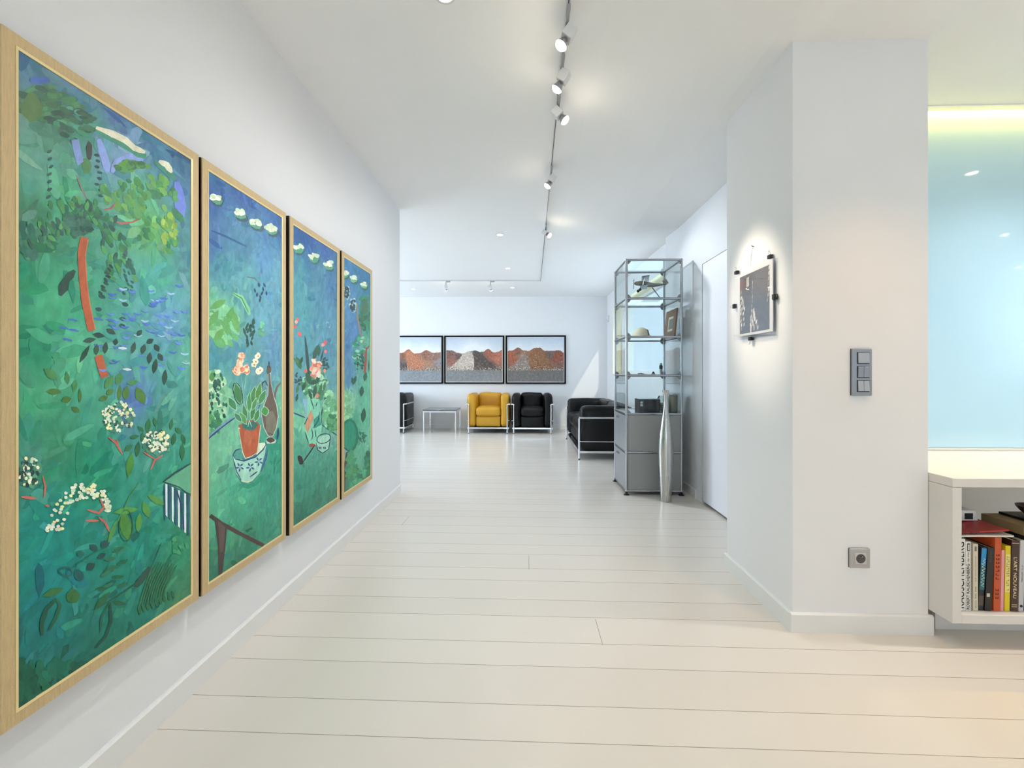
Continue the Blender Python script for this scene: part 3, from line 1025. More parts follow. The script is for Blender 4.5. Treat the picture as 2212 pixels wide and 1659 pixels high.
P.poly([d2(*q) for q in ((130, 200), (205, 192), (275, 235), (312, 330), (350, 376), (400, 400), (375, 520), (360, 600), (345, 690), (250, 775), (135, 870))], (122, 186, 144))
P.scatter(*d2(240, 480), 22, 60, 48, 4, [(146, 204, 164), (104, 172, 128), (188, 216, 180)], 1.5)
P.scatter(*d2(235, 480), 22, 56, 46, 2.6, [(34, 78, 66), (44, 96, 74)], 1.8, 80)
P.scatter(*d2(200, 740), 13, 22, 26, 4.4, [(66, 140, 90), (90, 160, 96), (50, 116, 84)], 1.7, 60)
P.leaf(*d2(180, 265), 11, 6.5, 0, (74, 130, 56))
P.ring(*d2(250, 375), 5, 6, 1.6, (32, 72, 62))
P.line([d2(*q) for q in ((135, 925), (240, 830), (335, 755), (430, 690))], 3.4, NAVY)
P.line([d2(*q) for q in ((135, 900), (240, 810), (400, 690))], 4, (112, 150, 176))
P.line([d2(*q) for q in ((490, 260), (505, 400), (530, 600))], 1.2, (150, 190, 200))
P.line([d2(*q) for q in ((545, 240), (520, 420))], 1.2, (150, 190, 200))
for (a, b_) in ((492, 40), (480, 100), (455, 170), (450, 220), (540, 170), (545, 205), (500, 190), (470, 130), (430, 195)):
    P.blob(*d2(a, b_), 7.5, 7, (228, 196, 160))
    P.scatter(*d2(a, b_), 5.5, 5.5, 5, 2.4, [(216, 120, 90), (226, 150, 112), (236, 214, 176)], 1.4)
for (a, b_) in ((628, 132), (668, 42), (668, 208), (690, 190), (645, 100)):
    P.blob(*d2(a, b_), 6.5, 6.5, (236, 230, 196), j=0.3)
    P.blob(*d2(a, b_ + 4), 1.8, 1.8, (190, 110, 60))
# ewer
P.line([d2(*q) for q in ((768, 360), (745, 305), (712, 330), (698, 420), (700, 520), (672, 600))], 2.6, (44, 40, 44))
P.line([d2(*q) for q in ((842, 520), (850, 430), (868, 370), (908, 325))], 4.4, (104, 90, 80))
P.poly([d2(*q) for q in ((770, 220), (800, 220), (806, 330), (836, 470), (866, 560), (884, 680), (864, 800), (826, 892), (772, 892), (726, 800), (698, 660), (732, 545), (768, 450), (776, 330))], (196, 210, 200))
P.poly([d2(*q) for q in ((774, 232), (797, 232), (803, 335), (832, 475), (860, 562), (877, 680), (858, 800), (822, 884), (777, 884), (732, 800), (705, 660), (738, 548), (774, 450), (779, 335))], (100, 84, 74))
P.blob(*d2(800, 740), 12, 26, (112, 104, 92))
P.blob(*d2(782, 188), 5, 9.5, (92, 76, 66))
P.line([d2(*q) for q in ((783, 98), (783, 150))], 3, (50, 40, 44))
P.blob(*d2(800, 935), 11, 8, (198, 212, 200))
P.blob(*d2(802, 930), 9, 6, (66, 52, 46))
P.line([d2(*q) for q in ((880, 800), (878, 880), (868, 920))], 4, NAVY)
P.blob(*d2(830, 1000), 18, 8, (34, 140, 112))
# bowl and pot
P.poly([d2(*q) for q in ((400, 1090), (430, 1030), (520, 1010), (680, 950), (755, 950), (775, 1040), (740, 1120), (690, 1270), (610, 1380), (500, 1392), (440, 1300), (415, 1190))], (60, 126, 130))
P.poly([d2(*q) for q in ((405, 1090), (520, 1145), (640, 1105), (755, 965), (738, 1080), (682, 1280), (602, 1366), (505, 1372), (432, 1280), (415, 1180))], (156, 208, 188))
P.poly([d2(*q) for q in ((660, 960), (740, 955), (745, 1000), (650, 1090))], (206, 222, 198))
P.blob(*d2(462, 1078), 11, 11, (66, 140, 124))
P.line([d2(*q) for q in ((402, 1085), (430, 1130), (520, 1150), (640, 1108), (720, 1030), (758, 965))], 2.6, NAVY)
P.line([d2(*q) for q in ((402, 1085), (430, 1040), (480, 1020))], 2.2, NAVY)
P.line([d2(*q) for q in ((770, 1030), (750, 1120), (700, 1260))], 3.4, (52, 80, 130))
P.line([d2(*q) for q in ((412, 1150), (440, 1260), (490, 1350))], 2.2, NAVY)
P.line([d2(*q) for q in ((580, 1320), (660, 1260))], 2.4, NAVY)
for (a, b_) in ((475, 1215), (585, 1215), (675, 1155)):
    for k in range(5):
        t = k * 1.26 + 0.4
        P.leaf(*d2(a + 26 * cos(t), b_ + 30 * sin(t)), 4.6, 2.2, k * 72 - 60, (48, 72, 128))
P.line([d2(*q) for q in ((490, 1360), (560, 1372), (620, 1340))], 4, (196, 216, 178))
P.poly([d2(*q) for q in ((458, 800), (700, 770), (690, 840), (665, 1060), (600, 1105), (530, 1128), (500, 1060))], (196, 206, 180))
P.poly([d2(*q) for q in ((466, 815), (690, 775), (682, 840), (656, 1060), (600, 1096), (534, 1118), (510, 1060), (486, 930))], TERRA)
P.blob(*d2(580, 785), 23, 13, (164, 76, 50), -6)
P.blob(*d2(580, 780), 18, 9.5, (30, 96, 92), -6)
P.blob(*d2(560, 905), 9, 18, (188, 100, 72))
for (a, b_, g, l_, w_, c) in ((455, 440, -14, 24, 10, GR), (395, 545, -30, 16, 8, (56, 120, 72)), (575, 530, 2, 22, 6, GR), (620, 450, 10, 18, 6.5, GR), (672, 430, 12, 22, 7, (80, 140, 68)), (712, 480, 24, 17, 7, GR), (740, 625, -10, 10, 9, (74, 146, 76)), (528, 640, -12, 18, 6, GR), (612, 640, 12, 16, 6, GR), (655, 670, 18, 14, 6, (60, 118, 70)), (508, 700, -30, 15, 7, (84, 148, 84)), (455, 690, -40, 12, 6, (62, 120, 92)), (630, 550, 20, 14, 5, (70, 130, 76))):
    P.leaf(*d2(a, b_), l_ + 1.6, w_ + 1.4, g, (168, 210, 176), 4)
    P.leaf(*d2(a, b_), l_, w_, g, c)
P.ring(*d2(455, 440), 9, 24, 1.6, (30, 60, 62), -14)
P.line([d2(*q) for q in ((560, 790), (575, 720), (600, 790))], 1.2, (190, 220, 200))
P.line([d2(*q) for q in ((470, 1400), (560, 1420), (640, 1390), (740, 1290))], 9, (40, 140, 112))
P.line([c2(*q) for q in ((56, 1342), (100, 1372), (160, 1405), (252, 1452))], 8, (70, 46, 42), False)
P.poly([c2(*q) for q in ((70, 1345), (118, 1380), (112, 1460), (100, 1560), (88, 1562), (84, 1450))], (62, 48, 46))
P.poly([c2(*q) for q in ((84, 1360), (112, 1385), (104, 1470), (92, 1480))], (84, 66, 62))
put(P, 1)
# -- panel with the bouquet
P = canvas(2, [(e3(a, b_), c) for (a, b_, c) in ((60, 130, (26, 80, 140)), (200, 200, (48, 84, 152)), (130, 170, (38, 80, 146)), (70, 330, (68, 134, 150)), (180, 330, (70, 114, 168)), (240, 400, (62, 98, 168)), (100, 480, (72, 140, 152)), (230, 560, (78, 122, 178)), (60, 650, (76, 140, 156)), (220, 700, (74, 118, 172)), (70, 900, (90, 134, 178)), (240, 850, (84, 130, 172)), (60, 1080, (110, 186, 150)), (110, 1060, (112, 184, 150)),
    (230, 980, (122, 186, 146)), (250, 1090, (108, 166, 150)), (160, 1200, (76, 150, 130)), (70, 1200, (70, 150, 126)), (150, 1350, (48, 128, 104)), (240, 1300, (58, 138, 114)), (80, 1500, (22, 100, 80)), (80, 1380, (44, 128, 106)), (240, 1420, (46, 112, 88)), (160, 1460, (36, 112, 90)))], 3)
P.dabs(300, 0.03, 0.012, 10, ((85, 25), (5, 25)))
for (a, b_) in ((78, 214), (152, 258), (225, 294)):
    P.blob(*e3(a + 4, b_ + 16), 10, 9, (44, 90, 96), 30)
    P.blob(*e3(a, b_ + 6), 11, 9, (84, 150, 116), 30)
    P.scatter(*e3(a, b_ - 4), 9, 5, 9, 3, [(222, 224, 208), (200, 216, 186)], 1.7, 30)
for (a, b_) in ((70, 200), (80, 180), (62, 235), (100, 300), (92, 290), (290, 370), (298, 355), (278, 378), (300, 430)):
    P.blob(*g3(a, b_), 3.4, 4, random.choice([(222, 110, 100), (214, 84, 80), (232, 160, 140)]))
P.scatter(*g3(215, 690), 26, 34, 90, 4.4, [(120, 190, 150), (84, 150, 100), (60, 116, 84), (150, 206, 168)], 1.6)
P.scatter(*g3(85, 640), 8, 14, 20, 2, [(36, 70, 70)], 1.5)
P.scatter(*g3(295, 530), 8, 14, 16, 2.4, [(36, 76, 70)], 1.6)
P.poly([g3(*q) for q in ((134, 300), (146, 330), (166, 450), (182, 650), (166, 655), (146, 500))], (38, 64, 66))
P.poly([g3(*q) for q in ((286, 400), (276, 470), (256, 530), (262, 470))], (34, 58, 60))
for (a, b_, g, l_, w_) in ((90, 520, -20, 15, 7), (70, 500, -50, 9, 4), (110, 500, 20, 9, 4), (220, 440, 14, 18, 6), (245, 420, 0, 14, 5), (205, 670, 80, 12, 6), (240, 640, 20, 13, 4.4), (165, 640, -20, 15, 7), (260, 720, 12, 14, 4), (130, 700, 20, 12, 4.4), (325, 810, -20, 13, 4), (300, 800, 10, 13, 4), (80, 720, 14, 10, 4), (75, 790, 10, 9, 3.4), (290, 700, 10, 12, 3.4), (180, 770, -20, 12, 4), (215, 740, 10, 16, 5)):
    P.leaf(*g3(a, b_), l_, w_, g, random.choice([(44, 88, 62), (58, 108, 70), (40, 76, 62)]))
P.scatter(*g3(222, 560), 10, 20, 30, 4, [(216, 124, 104), (226, 152, 128), (200, 104, 90), (232, 196, 176)], 1.5)
P.blob(*g3(245, 610), 4.5, 8, (232, 222, 208))
P.blob(*g3(143, 580), 4, 5, (214, 110, 92))
P.blob(*g3(292, 580), 3, 4, (220, 130, 110))
P.blob(*g3(234, 775), 4, 5, (206, 130, 116))
P.poly([g3(*q) for q in ((120, 800), (170, 800), (190, 880), (150, 980), (142, 930))], (128, 170, 196))
P.poly([g3(*q) for q in ((158, 800), (250, 800), (262, 900), (272, 1000), (262, 1080), (225, 1158), (172, 1150), (140, 1060), (150, 960))], (122, 196, 166))
P.poly([g3(*q) for q in ((205, 960), (250, 920), (265, 1000), (210, 1030))], (46, 140, 118))
P.poly([g3(*q) for q in ((186, 885), (206, 945), (160, 1066), (136, 1010), (160, 930))], (192, 140, 108))
for pts in (((182, 800), (200, 850), (205, 880)), ((290, 830), (262, 930), (270, 1000)), ((255, 900), (240, 970), (200, 1030)), ((190, 1030), (200, 1080), (190, 1120)), ((160, 940), (135, 1000)), ((140, 1060), (165, 1140)), ((215, 1040), (225, 1100)), ((235, 820), (222, 860))):
    P.line([g3(*q) for q in pts], 2, (34, 66, 70))
P.line([g3(*q) for q in ((44, 905), (140, 945))], 2.6, NAVY)
P.line([g3(*q) for q in ((270, 1000), (330, 1045), (392, 1085))], 2.6, NAVY)
P.poly([g3(*q) for q in ((226, 1140), (250, 1090), (320, 1075), (338, 1100), (322, 1190), (276, 1222), (238, 1196))], (146, 198, 176))
P.ring(*g3(284, 1108), 15.5, 10, 1.7, (28, 56, 62), -18)
P.line([g3(*q) for q in ((226, 1140), (238, 1196), (276, 1222), (322, 1190), (338, 1100))], 1.8, (28, 56, 62))
for a in (250, 262, 284, 296):
    P.leaf(*g3(a, 1180), 3.6, 1.4, random.uniform(-30, 30), (26, 54, 70))
P.blob(*g3(196, 1160), 8, 4, (146, 62, 48))
P.line([g3(*q) for q in ((214, 1160), (170, 1225), (122, 1292))], 2.6, (36, 30, 34))
P.blob(*g3(102, 1270), 5, 9, (46, 34, 36), -20)
P.blob(*g3(108, 1298), 5, 4, (40, 32, 34))
P.scatter(*g3(335, 880), 14, 40, 60, 4, [(130, 192, 150), (150, 206, 160), (100, 168, 120), (90, 156, 110)], 1.6)
P.scatter(*g3(350, 990), 9, 16, 24, 4, [(56, 128, 84), (80, 150, 100)], 1.6)
put(P, 2)
# -- panel with the forked tree
P = canvas(3, [(e3(a, b_), c) for (a, b_, c) in ((310, 290, (48, 110, 160)), (400, 360, (44, 106, 150)), (320, 500, (74, 114, 188)), (350, 600, (70, 106, 188)), (412, 560, (32, 130, 96)), (300, 700, (64, 100, 178)), (405, 700, (92, 166, 142)), (320, 850, (70, 110, 178)), (330, 960, (130, 190, 150)), (412, 900, (94, 176, 142)), (300, 1000, (120, 186, 146)), (400, 1000, (96, 176, 142)), (330, 1080, (38, 134, 106)), (412, 1150, (100, 176, 146)), (360, 1250, (92, 166, 132)), (422, 1270, (24, 106, 72)), (350, 1340, (60, 150, 106)), (305, 1350, (44, 110, 80)))], 4)
P.dabs(220, 0.03, 0.012, 10, ((85, 25), (5, 25)))
for (a, b_) in ((302, 342), (345, 366), (394, 394)):
    P.blob(*e3(a + 4, b_ + 10), 8, 7, (44, 96, 100), 30)
    P.blob(*e3(a, b_), 8, 7, (100, 160, 120), 30)
    P.scatter(*e3(a, b_ - 6), 6, 4, 7, 2.6, [(224, 226, 210), (204, 216, 186)], 1.7, 30)
for (cx, cy) in ((310, 430), (342, 490)):
    P.scatter(*e3(cx, cy), 5, 14, 16, 3.4, [(150, 190, 190), (180, 208, 196)], 1.5, 70)
    P.scatter(*e3(cx, cy), 5, 14, 18, 2, [(30, 56, 70)], 1.7, 70)
P.scatter(*g3(600, 130), 8, 34, 40, 4.4, [(28, 96, 70), (40, 118, 84), (60, 106, 72)], 1.7)
P.blob(*g3(605, 85), 8, 14, (56, 92, 66))
P.line([g3(*q) for q in ((545, 60), (545, 160), (572, 285), (610, 400))], 3.6, (136, 124, 100), False)
P.line([g3(*q) for q in ((612, 400), (612, 480), (604, 595))], 5.4, (152, 66, 50), False)
P.line([g3(*q) for q in ((612, 420), (640, 385))], 4, (152, 66, 50))
P.scatter(*g3(560, 430), 14, 36, 50, 3.4, [(70, 160, 130), (40, 130, 100), (130, 196, 160)], 1.5)
P.scatter(*g3(560, 510), 12, 18, 24, 1.8, [(30, 76, 68)], 1.6)
for (a, b_, g, l_, w_) in ((580, 740, 6, 12, 6), (594, 925, 6, 17, 6.6), (525, 655, 20, 11, 4.4), (510, 660, -10, 9, 4), (608, 625, 8, 11, 5), (636, 540, 0, 14, 2), (600, 1100, 20, 9, 2), (570, 1120, -40, 9, 2)):
    P.leaf(*g3(a, b_), l_, w_, g, (38, 86, 66))
P.scatter(*g3(470, 850), 11, 30, 46, 3.6, [(140, 198, 156), (120, 184, 140), (100, 166, 120)], 1.6)
P.blob(*g3(485, 1085), 18, 36, (38, 134, 106))
P.ring(*g3(485, 1085), 17, 34, 5, (28, 108, 84))
P.scatter(*g3(580, 1100), 10, 10, 14, 2, [(34, 106, 80)], 2.0)
P.poly([g3(*q) for q in ((424, 1165), (470, 1205), (444, 1300), (424, 1340))], (112, 160, 152))
P.line([g3(*q) for q in ((424, 1160), (470, 1204))], 2.6, NAVY)
P.poly([g3(*q) for q in ((458, 1215), (470, 1210), (448, 1540), (432, 1545), (424, 1500), (430, 1330))], (66, 46, 44))
P.scatter(*g3(630, 1290), 8, 22, 26, 4, [(20, 100, 66), (30, 120, 80)], 1.6)
P.scatter(*g3(560, 1400), 24, 18, 40, 4, [(40, 128, 88), (66, 156, 110), (30, 106, 76)], 1.6)
P.scatter(*g3(500, 1330), 9, 34, 30, 4, [(60, 140, 80), (50, 130, 96)], 1.6)
put(P, 3)

# two nail heads in the plaster beyond the last panel
for yy, zz, lab in ((3.075, 1.757, 'small dark nail head beside the gold-framed forked tree panel'), (3.12, 1.757, 'small dark nail head just nearer the wall corner than its twin')):
    yy += 0.09
    bm = B()
    lathe(bm, [(0.0035, 0), (0.0035, 0.004), (0.002, 0.006)], (XL - 0.001, yy, zz), 8, Matrix.Rotation(pi / 2, 3, 'Y'))
    single('wall_nail', bm, M_DARKG, (XL, yy, zz), lab, 'nail', 'nail heads in the white wall')

# ------------------------------------------------------------------ three rubble photographs on the back wall
def rubble(root, kind, x0, x1, z0, z1, seed):
    rn = random.Random(seed)
    ridges = {0: [(0, .58), (.12, .60), (.3, .66), (.42, .735), (.52, .64), (.62, .65), (.74, .72), (.85, .66), (1, .67)],
              1: [(0, .72), (.1, .71), (.2, .66), (.28, .64), (.42, .69), (.52, .71), (.6, .67), (.66, .68), (.75, .745), (.86, .66), (.93, .68), (1, .72)],
              2: [(0, .70), (.08, .71), (.18, .775), (.28, .71), (.38, .70), (.48, .765), (.57, .77), (.66, .70), (.8, .70), (.92, .71), (1, .66)]}[kind]
    cols = {0: [((.05, .5), (92, 78, 78)), ((.2, .5), (104, 84, 80)), ((.1, .35), (96, 86, 88)), ((.3, .6), (150, 96, 74)), ((.42, .65), (168, 98, 70)), ((.5, .5), (208, 130, 92)), ((.62, .4), (206, 130, 96)), ((.72, .6), (150, 100, 80)), ((.78, .4), (176, 128, 100)), ((.92, .55), (150, 110, 96)), ((.97, .45), (156, 148, 156)), ((.6, .3), (196, 134, 104)), ((.35, .35), (92, 76, 74))],
            1: [((.05, .6), (130, 92, 84)), ((.1, .45), (160, 100, 84)), ((.22, .55), (110, 80, 76)), ((.36, .6), (228, 212, 200)), ((.3, .4), (212, 190, 176)), ((.45, .45), (216, 190, 174)), ((.2, .32), (176, 158, 150)), ((.52, .6), (96, 84, 84)), ((.6, .5), (84, 74, 74)), ((.7, .4), (120, 92, 80)), ((.78, .62), (170, 96, 74)), ((.9, .5), (196, 116, 92)), ((.97, .6), (190, 112, 90)), ((.55, .32), (180, 150, 130)), ((.82, .36), (96, 72, 62))],
            2: [((.05, .6), (176, 92, 62)), ((.12, .45), (168, 88, 60)), ((.05, .35), (140, 90, 70)), ((.18, .68), (140, 92, 76)), ((.28, .55), (168, 140, 130)), ((.25, .38), (150, 134, 128)), ((.4, .6), (150, 92, 66)), ((.5, .6), (168, 108, 72)), ((.6, .5), (160, 104, 66)), ((.66, .62), (120, 86, 70)), ((.75, .6), (104, 94, 88)), ((.85, .55), (158, 80, 60)), ((.95, .55), (150, 78, 60)), ((.6, .34), (140, 92, 62)), ((.9, .36), (134, 92, 76))]}[kind]
    cols = cols + [((q, .24), (150, 140, 134)) for q in (.05, .25, .45, .65, .85)]
    p = Paint(0, 1, 0, 1, cols, seed=seed, nu=44, nv=40, soft=0.08)
    # sky, ground
    def rid(u):
        for (a, b_), (c, d) in zip(ridges, ridges[1:]):
            if a <= u <= c:
                t = smooth01((u - a) / (c - a))
                return b_ + (d - b_) * t
        return ridges[-1][1]
    n = 60
    for k in range(n):
        ua, ub = k / n, (k + 1) / n
        va, vb = rid(ua) + rn.uniform(-.006, .006), rid(ub) + rn.uniform(-.006, .006)
        lo = [(ua, va), (ub, vb)]
        for s in range(8):
            t0, t1 = s / 8, (s + 1) / 8
            um = (ua + ub) / 2
            glow = exp(-((um - .48) / .28) ** 2) if kind == 1 else (0.5 if kind == 0 else 0.25)
            w = (1 - t0) * (0.6 + glow * .6) + glow * .25
            w = min(1, w)
            c = tuple(a * (1 - w) + b_ * w for a, b_ in zip((186, 200, 220), (244, 244, 246)))
            p.raw([(ua, va + (1 - va) * t0), (ub, vb + (1 - vb) * t0), (ub, vb + (1 - vb) * t1), (ua, va + (1 - va) * t1)], c)
        g0 = (150, 152, 158) if kind == 0 else ((142, 142, 144) if kind == 1 else (124, 116, 114))
        for s in range(8):
            t0, t1 = s * .032, (s + 1) * .032
            d = rn.uniform(-9, 9) - s * 1.0
            p.raw([(ua, t0), (ub, t0), (ub, t1), (ua, t1)], tuple(q + d for q in g0))
    # the heaps in front, each with its own outline and stones
    heaps = {0: [([(.0, .62), (.08, .6), (.2, .55), (.3, .42), (.38, .29), (.36, .26), (0, .26)], (96, 84, 86), 24), ([(.36, .68), (.44, .72), (.52, .64), (.6, .5), (.68, .27), (.4, .27)], (206, 130, 94), 16)],
             1: [([(.04, .29), (.16, .42), (.3, .62), (.4, .685), (.5, .66), (.5, .4), (.5, .265), (.06, .265)], (222, 204, 190), 17), ([(.47, .67), (.53, .71), (.62, .66), (.74, .5), (.92, .29), (.92, .265), (.5, .265), (.5, .5)], (96, 82, 78), 26)],
             2: [([(.0, .3), (.12, .42), (.24, .55), (.36, .62), (.42, .45), (.46, .265), (0, .265)], (160, 142, 134), 28), ([(.36, .6), (.46, .75), (.58, .77), (.68, .66), (.76, .45), (.84, .28), (.4, .265)], (156, 104, 70), 24)]}[kind]

    def inside(pt, poly):
        r_ = False
        for (xa, ya), (xb, yb) in zip(poly, poly[1:] + poly[:1]):
            if (ya > pt[1]) != (yb > pt[1]) and pt[0] < (xb - xa) * (pt[1] - ya) / (yb - ya) + xa:
                r_ = not r_
        return r_
    for _ in range(420):
        u = rn.uniform(0, 1)
        v = .255 + (rid(u) - .27) * rn.random()
        c = p.base(u, v)
        d = rn.gauss(0, 22)
        s = rn.uniform(.006, .014)
        p.raw([(u + s * .6 * cos(t) * rn.uniform(.7, 1.2), v + s * 1.7 * sin(t) * rn.uniform(.7, 1.2)) for t in (0, 1.2, 2.4, 3.6, 4.9)], tuple(max(0, min(255, q + d)) for q in c))
    for poly, c0, jit in heaps:
        p.raw(poly, tuple(q * .9 for q in c0))
        for _ in range(900):
            u, v = rn.uniform(0, 1), rn.uniform(.26, .78)
            if not inside((u, v), poly):
                continue
            d = rn.gauss(0, jit)
            s = rn.uniform(.005, .013) * (1.25 - (v - .26))
            p.raw([(u + s * cos(t) * rn.uniform(.6, 1.2), v + s * 1.1 * sin(t) * rn.uniform(.6, 1.2)) for t in (0, 1.2, 2.4, 3.6, 4.9)], tuple(max(0, min(255, q + d)) for q in c0))
    # stones and clods
    for _ in range(420):
        u = rn.uniform(0, 1)
        top = rid(u)
        v = .255 + (top - .27) * rn.random() ** 1.3
        c = p.base(u, v)
        d = rn.gauss(-4, 22)
        s = rn.uniform(.004, .012)
        p.raw([(u + s * cos(t + rn.uniform(-.3, .3)) * rn.uniform(.7, 1.2), v + s * 1.05 * sin(t) * rn.uniform(.7, 1.2)) for t in (0, 1.2, 2.4, 3.6, 4.9)], tuple(max(0, min(255, q + d)) for q in c))
    for _ in range(170):
        u = rn.uniform(0, 1)
        v = .26 + abs(rn.gauss(0, .035))
        s = rn.uniform(.005, .012)
        c = rn.choice([(206, 186, 170), (70, 56, 52), (226, 212, 200), (56, 46, 46), (150, 120, 100)])
        p.raw([(u + s * cos(t) * rn.uniform(.6, 1.2), v + s * sin(t) * rn.uniform(.6, 1.2)) for t in (0, 1.2, 2.4, 3.6, 4.9)], c)
    for _ in range(150):
        u, v = rn.uniform(0, 1), rn.uniform(.01, .24)
        d = rn.uniform(-34, 40)
        s = rn.uniform(.006, .03)
        p.raw([(u - s, v), (u, v - .004), (u + s, v), (u, v + .004)], tuple(max(0, min(255, q + d)) for q in g0))
    p.build('print', M_PRINT, root, lambda u, v, d: (x0 + (x1 - x0) * u, YB - 0.0225 - d, z0 + (z1 - z0) * v))

FX = [(-2.83, -1.638), (-1.612, -0.419), (-0.390, 0.797)]
FLAB = ['black-framed photograph of an orange earth heap, partly hidden behind the wall corner', 'black-framed photograph of a pale and dark rubble heap, above the yellow armchair', 'black-framed photograph of a brown rubble mound, hanging above the black armchair']
FZ0, FZ1 = 0.889, 1.846
for k, (x0, x1) in enumerate(FX):
    rt = thing('framed_photograph', FLAB[k], 'framed photograph', ((x0 + x1) / 2, YB, FZ0), 'rubble photographs on the back wall')
    bm = B()
    w = 0.03
    box(bm, x0, x0 + w, YB - 0.035, YB, FZ0, FZ1, 0.002, 1)
    box(bm, x1 - w, x1, YB - 0.035, YB, FZ0, FZ1, 0.002, 1)
    box(bm, x0 + w, x1 - w, YB - 0.035, YB, FZ0, FZ0 + w, 0.002, 1)
    box(bm, x0 + w, x1 - w, YB - 0.035, YB, FZ1 - w, FZ1, 0.002, 1)
    box(bm, x0 + w, x1 - w, YB - 0.02, YB - 0.001, FZ0 + w, FZ1 - w)
    obj('frame', bm, M_BLACKF, rt)
    bm = B()
    box(bm, x0 + w, x1 - w, YB - 0.0222, YB - 0.0202, FZ0 + w, FZ1 - w)
    obj('mat_border', bm, M_WPL, rt)
    rubble(rt, k, x0 + w + 0.012, x1 - w - 0.012, FZ0 + w + 0.012, FZ1 - w - 0.012, 30 + k)

# ------------------------------------------------------------------ tubular-frame armchairs and sofa
def lounge(name, label, cat, width, seats, leather, group, H=0.715, D=0.64):
    """Built facing -Y about its own base point, then moved into place."""
    t = thing(name, label, cat, (0, 0, 0), group)
    hw = width / 2
    aw = 0.165
    y0, y1 = -D / 2, D / 2
    inn = hw - aw
    for s in (-1, 1):
        bm = B()
        xa, xb = sorted((s * (inn + 0.004), s * (hw - 0.012)))
        cushion(bm, xa, xb, y0 + 0.01, y1 - 0.015, 0.115, H, 0.05, (0.012, 0.012, 0.012), 10, 0.004, 5 + s)
        obj('arm_cushion', bm, leather, t, True)
    sw = 2 * inn / seats
    for k in range(seats):
        xa = -inn + sw * k
        bm = B()
        cushion(bm, xa + 0.004, xa + sw - 0.004, y0 + 0.045, y1 - 0.17, 0.115, 0.315, 0.025, (0.0, 0.01, 0.0), 8, 0.002, k)
        obj('base_cushion', bm, leather, t, True)
        bm = B()
        cushion(bm, xa + 0.003, xa + sw - 0.003, y0 + 0.005, y1 - 0.17, 0.312, 0.475, 0.05, (0.004, 0.022, 0.022), 10, 0.004, 20 + k)
        obj('seat_cushion', bm, leather, t, True)
        bm = B()
        cushion(bm, xa + 0.004, xa + sw - 0.004, y1 - 0.185, y1 - 0.02, 0.13, H + 0.005, 0.05, (0.004, 0.02, 0.01), 10, 0.004, 40 + k)
        obj('back_cushion', bm, leather, t, True)
    lx, ly = hw - 0.042, y0 - 0.012
    r = 0.0135
    TZ = 0.535
    for s in (-1, 1):
        bm = B()
        tube(bm, arc_path([(s * lx, ly, 0.012), (s * lx, ly, TZ), (s * hw, ly, TZ)], 0.02), r, 10)
        obj('leg', bm, M_CHROME, t, True)
        bm = B()
        tube(bm, arc_path([(s * lx, y1 + 0.008, 0.012), (s * lx, y1 + 0.008, TZ)], 0.02), r, 10)
        obj('leg', bm, M_CHROME, t, True)
    bm = B()
    tube(bm, arc_path([(-hw, ly, TZ), (-hw, y1 + 0.008, TZ), (hw, y1 + 0.008, TZ), (hw, ly, TZ)], 0.05), r, 10)
    obj('top_rail', bm, M_CHROME, t, True)
    bm = B()
    tube(bm, arc_path([(-lx, ly + 0.003, 0.235), (-hw + 0.003, ly + 0.003, 0.235), (-hw + 0.003, y1, 0.235), (hw - 0.003, y1, 0.235), (hw - 0.003, ly + 0.003, 0.235), (lx, ly + 0.003, 0.235)], 0.03), 0.007, 8)
    obj('middle_rail', bm, M_CHROME, t, True)
    bm = B()
    hb = hw - 0.015
    box(bm, -hb, hb, ly - 0.006, ly + 0.018, 0.085, 0.113)
    box(bm, -hb, hb, y1 - 0.014, y1 + 0.006, 0.085, 0.113)
    for s in (-1, 1):
        xa, xb = sorted((s * hb, s * (hb - 0.022)))
        box(bm, xa, xb, ly + 0.018, y1 - 0.014, 0.085, 0.113)
    box(bm, -hb + 0.02, hb - 0.02, ly + 0.02, y1 - 0.02, 0.1, 0.113)
    obj('base_frame', bm, M_CHROME, t)
    for s in (-1, 1):
        for y in (ly, y1 + 0.008):
            bm = B()
            lathe(bm, [(0.013, 0), (0.013, 0.014)], (s * lx, y, 0), 10)
            obj('foot_cap', bm, M_RUBBER, t)
    return t

G = 'tubular steel armchairs along the back wall'
ARM_Y = 7.92 + 0.32 + 0.012
ch = lounge('armchair', 'mustard yellow leather armchair in a chrome tube frame', 'armchair', 0.79, 1, M_YLEATH, G)
ch.location = (-0.683, ARM_Y, 0)
cb = lounge('armchair', 'black leather chrome-framed armchair standing next to the yellow one', 'armchair', 0.76, 1, M_BLEATH, G)
cb.location = (0.126, ARM_Y - 0.02, 0)
dup(cb, (-2.57, ARM_Y - 0.005, 0), 'black leather armchair half hidden by the wall corner, beside the low table', G)
sf = lounge('sofa', 'long black leather sofa in a chrome tube frame, behind the glass cabinet', 'sofa', 1.80, 2, M_BLEATH, None, H=0.68, D=0.68)
sf.rotation_euler = (0, 0, -pi / 2)
sf.location = (0.688 + 0.352, 6.44, 0)

